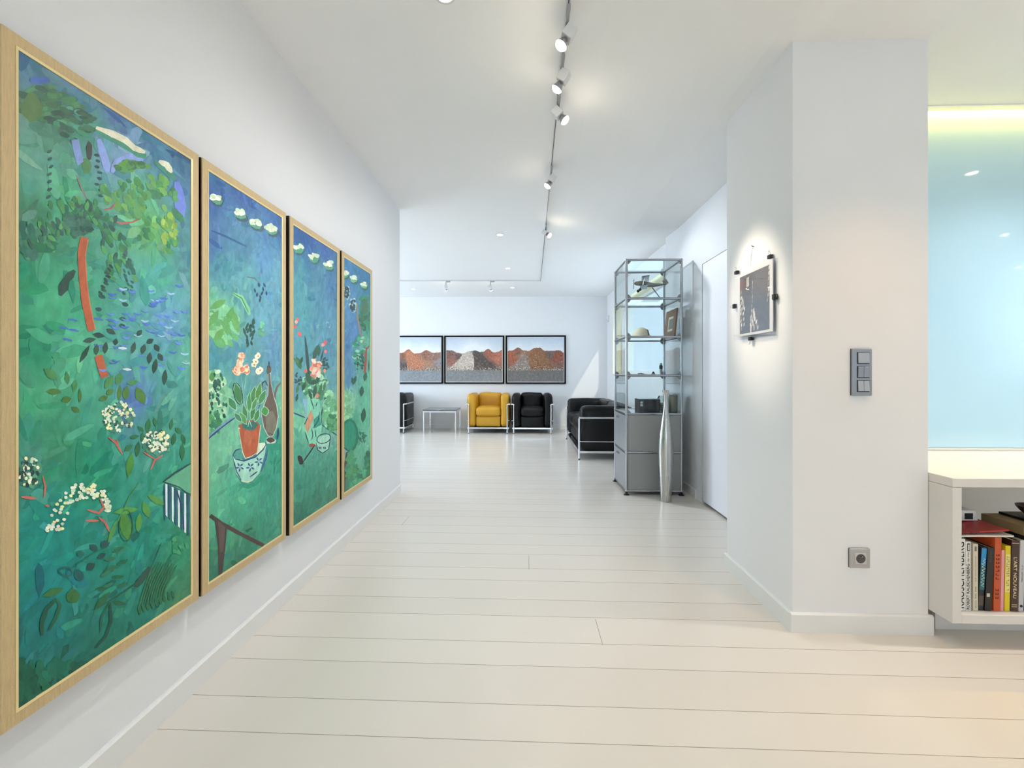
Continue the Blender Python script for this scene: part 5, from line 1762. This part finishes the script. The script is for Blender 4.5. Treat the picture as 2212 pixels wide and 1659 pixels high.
KEY = 1.0
track_spot('track spotlight aimed at the paintings, closest to the camera', 0.176, 1.83, (-1.15, 1.7, 0.5), energy=12.5 * KEY, angle=125)
track_spot('track spotlight aimed at the paintings, second along the track', 0.178, 2.10, (-1.15, 2.5, 0.5), energy=9.5 * KEY, angle=120)
track_spot('track spotlight turned toward the pillar print, third along the track', 0.182, 2.385, (1.147, 2.2, 1.47), energy=75 * KEY, angle=27, blend=0.75, color=WARM, g='print_lamp')
track_spot('track spotlight midway along the ceiling, turned to the painted wall', 0.190, 3.20, (-1.15, 3.2, 0.6), energy=17 * KEY, angle=125)
track_spot('track spotlight above the glass cabinet, last before the track turns', 0.208, 4.41, (1.5, 3.7, 1.4), energy=46 * KEY, angle=82, color=(0.9, 0.96, 1.0), g='cabinet_lamp')
track_spot('stemmed spotlight on the back track, above the middle rubble photograph', -1.29, 7.03, (-1.45, 8.6, 1.3), 0.085, 2.5 * KEY, 100, NEUT, (-1, 0), g='back_lamp')
track_spot('stemmed spotlight on the back track, above the gap before the third photograph', -0.57, 7.045, (-0.3, 8.6, 1.3), 0.085, 2.5 * KEY, 100, NEUT, (-1, 0), g='back_lamp')
downlight('recessed ceiling light at the top edge, level with the first painting', -0.321, 1.72, 42, (0.98, 0.985, 0.98), 104, g='near_downlight')
downlight('recessed ceiling light in line with the last track spotlight', -0.277, 4.73, 24, (0.94, 0.97, 1.0))
downlight('recessed ceiling light just before the track corner', -0.253, 6.26, 36, (0.94, 0.97, 1.0))
downlight('recessed ceiling light beyond the back track, above the first rubble photograph', -2.01, 7.757, 7)
downlight('recessed ceiling light beyond the back track, above the third rubble photograph', -0.229, 7.683, 11)
# out of frame, over the pillar front and in the side room (seen mirrored in the blue glass)
downlight('recessed ceiling light in front of the pillar', 1.43, 1.36, 23, (1.0, 0.54, 0.18), 84, g='pillar_downlight')
downlight('recessed ceiling light in front of the bookcase, mirrored in the blue glass', 3.17, 1.72, 58, (1.0, 0.93, 0.84), g='side_downlight')
downlight('second recessed ceiling light of the side room', 4.93, 0.28, 58, (1.0, 0.93, 0.84), g='side_downlight')
downlight('third recessed ceiling light of the side room', 6.63, -1.15, 58, (1.0, 0.93, 0.84), g='side_downlight')
downlight('recessed ceiling light over the side passage, away from the pillar', 2.5, -0.4, 36, (1.0, 0.84, 0.62), 92, g='passage_downlight')
downlight('recessed ceiling light above the white counter by the blue glass', 2.6, 1.72, 34, (1.0, 0.96, 0.92), 128, g='counter_downlight')

# ------------------------------------------------------------------ blue glass panel and its light strip
bm = B()
box(bm, COLX1 + 0.002, 5.2, YP, YP + 0.012, 0.70, 2.622)
single('blue_glass_screen', bm, M_BLUE, (3.4, YP, 0.70), 'pale blue glossy glass panel above the white counter', 'glass panel')
bm = B()
box(bm, COLX1 + 0.002, 5.2, YP - 0.014, YP - 0.0005, 0.686, 0.698)
struct('trim_glass_edge', bm, M_TRIM)
bm = B()
box(bm, COLX1 + 0.01, 5.2, YP - 0.019, YP - 0.006, 2.556, 2.562)
single('light_strip', bm, M_LED, (3.4, YP, 2.56), 'glowing warm yellow light strip along the top of the blue glass', 'light')
# valance hiding the strip
bm = B()
box(bm, COLX1 + 0.002, XEAST, 2.381, 2.425, 2.526, 2.60)
struct('trim_valance', bm, M_CEIL)

# ------------------------------------------------------------------ built-in bookcase
UX0, UX1, UY0, UZ0, UZ1 = 1.714, 3.4, 1.80, 0.103, 0.686
YBK = YP - 0.02
bc = thing('bookcase', 'long low white built-in bookcase open at the front, beside the pillar', 'bookcase', (2.5, 2.1, 0))
T = 0.036
bm = B()
box(bm, UX0, UX1, UY0, YBK, UZ1 - T, UZ1, 0.0015, 1)
obj('top', bm, M_SHELF, bc)
bm = B()
box(bm, UX0, UX0 + T, UY0, YBK, UZ0, UZ1 - T - 0.0012, 0.0015, 1)
obj('side_panel', bm, M_SHELF, bc)
bm = B()
box(bm, UX1 - T, UX1, UY0, YBK, UZ0, UZ1 - T - 0.0012, 0.0015, 1)
obj('side_panel', bm, M_SHELF, bc)
bm = B()
box(bm, UX0 + T, UX1 - T, UY0, YBK, UZ0, UZ0 + T, 0.0015, 1)
obj('bottom_shelf', bm, M_SHELF, bc)
bm = B()
box(bm, UX0 + T, UX1 - T, YBK - 0.012, YBK, UZ0 + T, UZ1 - T)
obj('back_panel', bm, M_SHELF, bc)
bm = B()
box(bm, UX0 + 0.06, UX1 - 0.1, UY0 + 0.14, YBK - 0.02, 0, UZ0)
obj('plinth', bm, M_SHELF, bc)

# books ---------------------------------------------------------------
BZ = UZ0 + T + 0.001
M_PAGES = mat('paper_pages', (214, 206, 190), 0.8, var=0.08, scale=(4, 4, 300))
VERT_UP = Matrix(((0, 0, -1), (0, 1, 0), (1, 0, 0)))

def spine_rot(down=False):
    """Lettering on a spine facing -Y: reading upward, or downward."""
    face = Matrix.Rotation(pi / 2, 3, 'X')
    return Matrix.Rotation(R(90 if down else -90), 3, 'Y') @ face

def book(label, x0, x1, h, depth, cover, lean=0.0, yoff=0.0, group='books standing on the shelf', th=0.0025):
    xm = (x0 + x1) / 2
    ys_ = UY0 + 0.03 + yoff
    t = thing('book', label, 'book', (xm, ys_ + depth / 2, BZ), group)
    bm = B()
    box(bm, x0, x1, ys_, ys_ + th, BZ, BZ + h)
    box(bm, x0, x0 + th, ys_ + th, ys_ + depth, BZ, BZ + h)
    box(bm, x1 - th, x1, ys_ + th, ys_ + depth, BZ, BZ + h)
    obj('cover', bm, cover, t)
    bm = B()
    box(bm, x0 + th, x1 - th, ys_ + th, ys_ + depth - 0.004, BZ + 0.003, BZ + h - 0.004)
    obj('pages', bm, M_PAGES, t)
    t.rotation_euler = (0, R(lean), 0)
    return t, ys_

def title(t, s, size, m, x, y, z, width=None, down=False):
    return text_mesh(s, size, m, 'title', t, (x, y - 0.0006, z), spine_rot(down), width=width)

def marks(t, m, x, y, z0, z1, w, n, seed, gap=0.35, sl=0.0):
    """Small unreadable lettering: a row of short strokes of its own shapes."""
    rn = random.Random(seed)
    bm = B()
    dz = (z1 - z0) / n
    for k in range(n):
        z = z0 + dz * k
        hh = dz * (1 - gap)
        q = rn.random()
        if q < 0.15:
            continue
        xx = x + sl * k
        box(bm, xx - w / 2, xx + w / 2, y - 0.0008, y - 0.0002, z, z + hh * 0.3)
        if q < 0.7:
            box(bm, xx - w / 2, xx - w / 2 + w * 0.25, y - 0.0008, y - 0.0002, z + hh * 0.3, z + hh)
        if q > 0.4:
            box(bm, xx + w * 0.1, xx + w * 0.45, y - 0.0008, y - 0.0002, z + hh * 0.3, z + hh)
    return obj('title', bm, m, t)

M_BWHITE = mat('white_book_jacket', (226, 226, 222), 0.4, var=0.03)
M_BBLACK = mat('black_book_jacket', (24, 24, 28), 0.35, var=0.1)
M_INK = mat('black_ink', (14, 14, 16), 0.5, var=0.05)
M_GOLDI = mat('cream_ink', (232, 214, 170), 0.5, var=0.05)
X0S = UX0 + T
b1, y_ = book('white book with big black letters, tight against the bookcase side', X0S + 0.003, X0S + 0.042, 0.292, 0.22, M_BWHITE)
title(b1, 'RAUSCHENBERG', 0.036, M_INK, X0S + 0.026, y_, BZ + 0.145, 0.27)
b2, y_ = book('white book with a bold black name up its spine and a red back cover', 1.793, 1.8135, 0.281, 0.22, M_BWHITE)
title(b2, 'ROBERT RAUSCHENBERG', 0.0165, M_INK, 1.8035, y_, BZ + 0.098, 0.185)
bm = B()
box(bm, 1.8, 1.809, y_ - 0.0012, y_ - 0.0003, BZ + 0.243, BZ + 0.274)
obj('publisher_mark', bm, M_INK, b2)
bm = B()
box(bm, 1.8019, 1.8071, y_ - 0.0016, y_ - 0.0012, BZ + 0.247, BZ + 0.270)
obj('publisher_mark', bm, M_BWHITE, b2)
marks(b2, M_MIDG, 1.8045, y_, BZ + 0.20, BZ + 0.238, 0.005, 14, 3)
b3, y_ = book('thin navy book deep between the two pale spines', 1.8145, 1.8225, 0.215, 0.2, mat('navy_book_jacket', (22, 24, 40), 0.4, var=0.1), yoff=0.012)
bm = B()
box(bm, 1.8146, 1.8224, y_ - 0.0008, y_ - 0.0001, BZ + 0.0, BZ + 0.045)
obj('pale_band', bm, mat('pale_blue_ink', (176, 196, 224), 0.5, var=0.05), b3)
b4, y_ = book('cream book with a faint grey title, beside the thin navy one', 1.8235, 1.8425, 0.272, 0.2, mat('cream_book_jacket', (214, 206, 186), 0.45, var=0.04))
marks(b4, mat('faint_grey_ink', (150, 144, 128), 0.5, var=0.05), 1.833, y_, BZ + 0.012, BZ + 0.1, 0.006, 16, 5, 0.4)
marks(b4, mat('pale_tan_ink', (190, 176, 146), 0.5, var=0.05), 1.833, y_, BZ + 0.12, BZ + 0.225, 0.006, 24, 6, 0.4)
bm = B()
box(bm, 1.829, 1.837, y_ - 0.0008, y_ - 0.0002, BZ + 0.243, BZ + 0.262)
obj('publisher_mark', bm, M_MIDG, b4)
# blue and teal book
b5, y_ = book('blue and teal picture book with pale script, leaning on the black book', 1.846, 1.866, 0.258, 0.2, mat('dark_photo_jacket', (34, 40, 52), 0.35, var=0.3, scale=(20, 20, 20)), lean=3.4, yoff=0.004)
for (za, zb, c, nm) in ((0.185, 0.254, (40, 140, 196), 'sky_blue_band'), (0.085, 0.184, (36, 106, 116), 'teal_band'), (0.02, 0.06, (84, 76, 66), 'brown_band')):
    bm = B()
    box(bm, 1.8462, 1.8658, y_ - 0.0006, y_ - 0.0001, BZ + za, BZ + zb)
    obj(nm, bm, mat(nm, c, 0.35, var=0.15, scale=(60, 60, 60)), b5)
rn = random.Random(4)
bm = B()
px = []
for k in range(44):
    t_ = k / 43
    px.append((1.856 + 0.0055 * sin(k * 1.35) + 0.002 * sin(k * 0.5), y_ - 0.0012, BZ + 0.212 - 0.115 * t_))
tube(bm, px, 0.0011, 5)
obj('script_title', bm, mat('pale_script_ink', (206, 226, 226), 0.5, var=0.05), b5)
b6, y_ = book('black book with a small white label near its foot, between blue and orange books', 1.8685, 1.8945, 0.258, 0.22, M_BBLACK, lean=3.0)
bm = B()
box(bm, 1.873, 1.885, y_ - 0.0009, y_ - 0.0002, BZ + 0.058, BZ + 0.072)
obj('label_sticker', bm, mat('sticker_cream', (206, 200, 176), 0.5, var=0.1), b6)
marks(b6, M_MIDG, 1.881, y_, BZ + 0.2, BZ + 0.245, 0.003, 12, 9)
b7, y_ = book('tall orange book with dark red lettering', 1.9035, 1.929, 0.299, 0.22, mat('orange_book_jacket', (196, 84, 40), 0.4, var=0.08), lean=1.2)
marks(b7, mat('dark_red_ink', (112, 28, 20), 0.5, var=0.1), 1.916, y_, BZ + 0.05, BZ + 0.255, 0.014, 13, 12, 0.45)
b8, y_ = book('slim pink book beside the orange one', 1.9305, 1.9425, 0.248, 0.2, mat('pink_book_jacket', (226, 154, 160), 0.45, var=0.04), lean=1.2)
b9, y_ = book('yellow book with a pale lettered middle band', 1.9465, 1.9665, 0.266, 0.2, mat('yellow_book_jacket', (222, 200, 30), 0.4, var=0.05), lean=1.0)
bm = B()
box(bm, 1.9467, 1.9663, y_ - 0.0006, y_ - 0.0001, BZ + 0.078, BZ + 0.232)
obj('middle_band', bm, mat('pale_yellow_ink', (232, 220, 130), 0.4, var=0.1), b9)
marks(b9, mat('pinkish_grey_ink', (176, 150, 120), 0.5, var=0.1), 1.9565, y_ - 0.0006, BZ + 0.085, BZ + 0.228, 0.011, 15, 15, 0.4)
b10, y_ = book('thick dark brown art book with cream capitals down the spine', 1.9695, 1.9985, 0.289, 0.23, mat('brown_book_jacket', (62, 38, 30), 0.4, var=0.1), lean=1.2)
title(b10, "L'ART NOUVEAU", 0.0185, M_GOLDI, 1.984, y_, BZ + 0.137, 0.166, True)
for za in (0.018, 0.026, 0.276):
    bm = B()
    box(bm, 1.974 if za < .1 else 1.970, 1.995 if za < .1 else 1.998, y_ - 0.0008, y_ - 0.0002, BZ + za, BZ + za + 0.0022)
    obj('tooled_line', bm, M_GOLDI, b10)
b11, y_ = book('light grey book with small grey print and a round black mark at its foot', 2.002, 2.021, 0.289, 0.22, mat('grey_book_jacket', (196, 196, 198), 0.4, var=0.03), lean=1.4)
marks(b11, M_MIDG, 2.012, y_, BZ + 0.12, BZ + 0.19, 0.005, 16, 21)
bm = B()
lathe(bm, [(0.0055, 0), (0.0055, 0.0006)], (2.0115, y_ - 0.0002, BZ + 0.022), 16, Matrix.Rotation(pi / 2, 3, 'X'))
obj('round_mark', bm, M_INK, b11)
b12, y_ = book('black book at the picture edge, next to the light grey one', 2.0298, 2.058, 0.304, 0.22, M_BBLACK)
# books behind the first row, showing above it
bm = B()
box(bm, 1.805, 1.89, 2.095, 2.125, BZ, BZ + 0.30)
single('book', bm, M_BBLACK, (1.85, 2.11, BZ), 'dark book standing crosswise behind the front row', 'book', 'books behind the front row')
# lying magazines and boxes on top
def lying(label, x0, x1, y0, y1, z, th, cover, name='magazine', curl=0.0, tilt=0.0, group=None):
    bm = B()
    n = 10
    rings = []
    for k in range(n + 1):
        t_ = k / n
        x = x0 + (x1 - x0) * t_
        zz = z + tilt * t_ + curl * sin(t_ * pi * 0.5) ** 2
        rings.append([bm.verts.new((x, y0 + 0.004 * sin(t_ * 5), zz)), bm.verts.new((x, y1, zz)), bm.verts.new((x, y1, zz + th)), bm.verts.new((x, y0 + 0.004 * sin(t_ * 5), zz + th))])
    for a, b_ in zip(rings, rings[1:]):
        for k in range(4):
            bm.faces.new((a[k], a[(k + 1) % 4], b_[(k + 1) % 4], b_[k]))
    bm.faces.new(rings[0][::-1])
    bm.faces.new(rings[-1])
    return bm
ZT = BZ + 0.302
bm = lying('', X0S + 0.002, 1.985, 1.835, 2.06, ZT - 0.006, 0.006, None, tilt=0.006)
single('magazine', bm, mat('white_magazine', (222, 218, 208), 0.5, var=0.03), (1.86, 1.95, ZT - 0.006), 'white magazine lying under the red one across the book tops', 'magazine')
mg = thing('magazine', 'red magazine lying across the tops of the books', 'magazine', (1.86, 1.95, ZT))
bm = lying('', X0S + 0.002, 1.972, 1.84, 2.08, ZT + 0.002, 0.006, None, tilt=0.020)
obj('cover', bm, mat('red_magazine', (166, 34, 30), 0.35, var=0.12), mg)
bm = B()
for k in range(5):
    xa = X0S + 0.006 + k * 0.022
    box(bm, xa, xa + 0.014, 1.8385, 1.8395, ZT + 0.0035 + k * 0.002, ZT + 0.008 + k * 0.002)
obj('edge_pattern', bm, mat('dark_magazine_ink', (86, 22, 20), 0.5, var=0.1), mg)
# white device with dark windows
dv_ = thing('white_device', 'small white plastic box with black windows lying on the red magazine', 'box', (1.87, 2.0, ZT + 0.025))
DZ0 = ZT + 0.025
bm = B()
box(bm, 1.80, 1.962, 1.945, 2.05, DZ0, DZ0 + 0.046, 0.006, 2)
for v in bm.verts:
    if v.co.x > 1.9:
        v.co.x -= (v.co.z - DZ0) * 0.25
obj('body', bm, M_WPL, dv_, True)
for xa, xb in ((1.875, 1.888), (1.902, 1.936)):
    bm = B()
    box(bm, xa, xb, 1.9438, 1.9452, DZ0 + 0.008, DZ0 + 0.034)
    obj('dark_window', bm, M_RUBBER, dv_)
bm = B()
box(bm, 1.82, 1.925, 1.985, 2.03, DZ0 + 0.0465, DZ0 + 0.060, 0.004, 2)
obj('raised_lid', bm, M_WPL, dv_, True)

# a tan box, folder and bowl stacked on the taller books further along
ZB = BZ + 0.305
bm = B()
box(bm, 2.03, 2.33, 1.835, 2.005, ZB, ZB + 0.039, 0.002, 1)
single('tan_box', bm, mat('tan_cardboard', (150, 128, 92), 0.6, var=0.08), (2.18, 1.92, ZB), 'flat tan cardboard box lying on the book tops under the black folder', 'box')
bm = B()
box(bm, 2.098, 2.33, 1.86, 1.998, ZB + 0.0395, ZB + 0.050, 0.002, 1)
single('black_folder', bm, M_BBLACK, (2.2, 1.93, ZB + 0.0395), 'thin black folder resting on the flat tan box', 'folder')
bm = B()
lathe(bm, [(0.03, 0), (0.034, 0.006), (0.048, 0.020), (0.058, 0.034), (0.060, 0.042), (0.055, 0.042), (0.04, 0.022), (0.02, 0.012)], (2.183, 1.93, ZB + 0.0505), 24)
single('wooden_bowl', bm, mat('dark_turned_wood', (52, 34, 28), 0.35, var=0.2, scale=(10, 10, 60)), (2.183, 1.93, ZB + 0.0505), 'dark turned wooden bowl on the black folder', 'bowl', None, True)

# ------------------------------------------------------------------ daylight and rear fill
w = bpy.data.worlds.new('sky')
SC.world = w
w.use_nodes = True
bg = w.node_tree.nodes['Background']
bg.inputs['Color'].default_value = rgb((212, 231, 246))
bg.inputs['Strength'].default_value = 1.5

sun = bpy.data.lights.new('sun', 'SUN')
sun.energy = 2.4
sun.color = (1.0, 0.86, 0.68)
sun.angle = R(0.8)
so = bpy.data.objects.new('sun', sun)
COL.objects.link(so)
so.location = (8, -6, 9)
so.rotation_euler = Vector((-1.0, 3.2, -1.73)).to_track_quat('-Z', 'Y').to_euler()

lamp('AREA', (XFL + 0.02, 6.4, 1.55), 114, COOL, (0, 6.4, 1.55), 3.5, size_y=1.5, name='daylight_far_end')
lamp('AREA', (0.3, YREAR + 0.02, 1.42), 21, (0.82, 0.92, 1.0), (0.3, 5, 1.42), 2.3, size_y=1.8, name='fill_rear_hall')  # fill lamp added inside the made-up rear window
lamp('AREA', (XRF + 0.12, 6.44, 1.7), 13, COOL, (-3, 6.44, 1.4), 2.9, size_y=1.1, name='daylight_far_window')

# ------------------------------------------------------------------ render look
SC.view_settings.view_transform = 'Standard'
SC.view_settings.look = 'None'
SC.view_settings.gamma = 1.0
SC.view_settings.use_curve_mapping = False
SC.view_settings.exposure = 0.40
try:
    c = SC.cycles
    c.use_denoising = True
    c.max_bounces = 10
    c.diffuse_bounces = 5
    c.glossy_bounces = 4
    c.transparent_max_bounces = 20
    c.transmission_bounces = 4
    c.use_adaptive_sampling = True
    c.adaptive_threshold = 0.06
    c.use_light_tree = False
    c.caustics_reflective = False
    c.caustics_refractive = False
    c.sample_clamp_indirect = 6
except Exception:
    pass
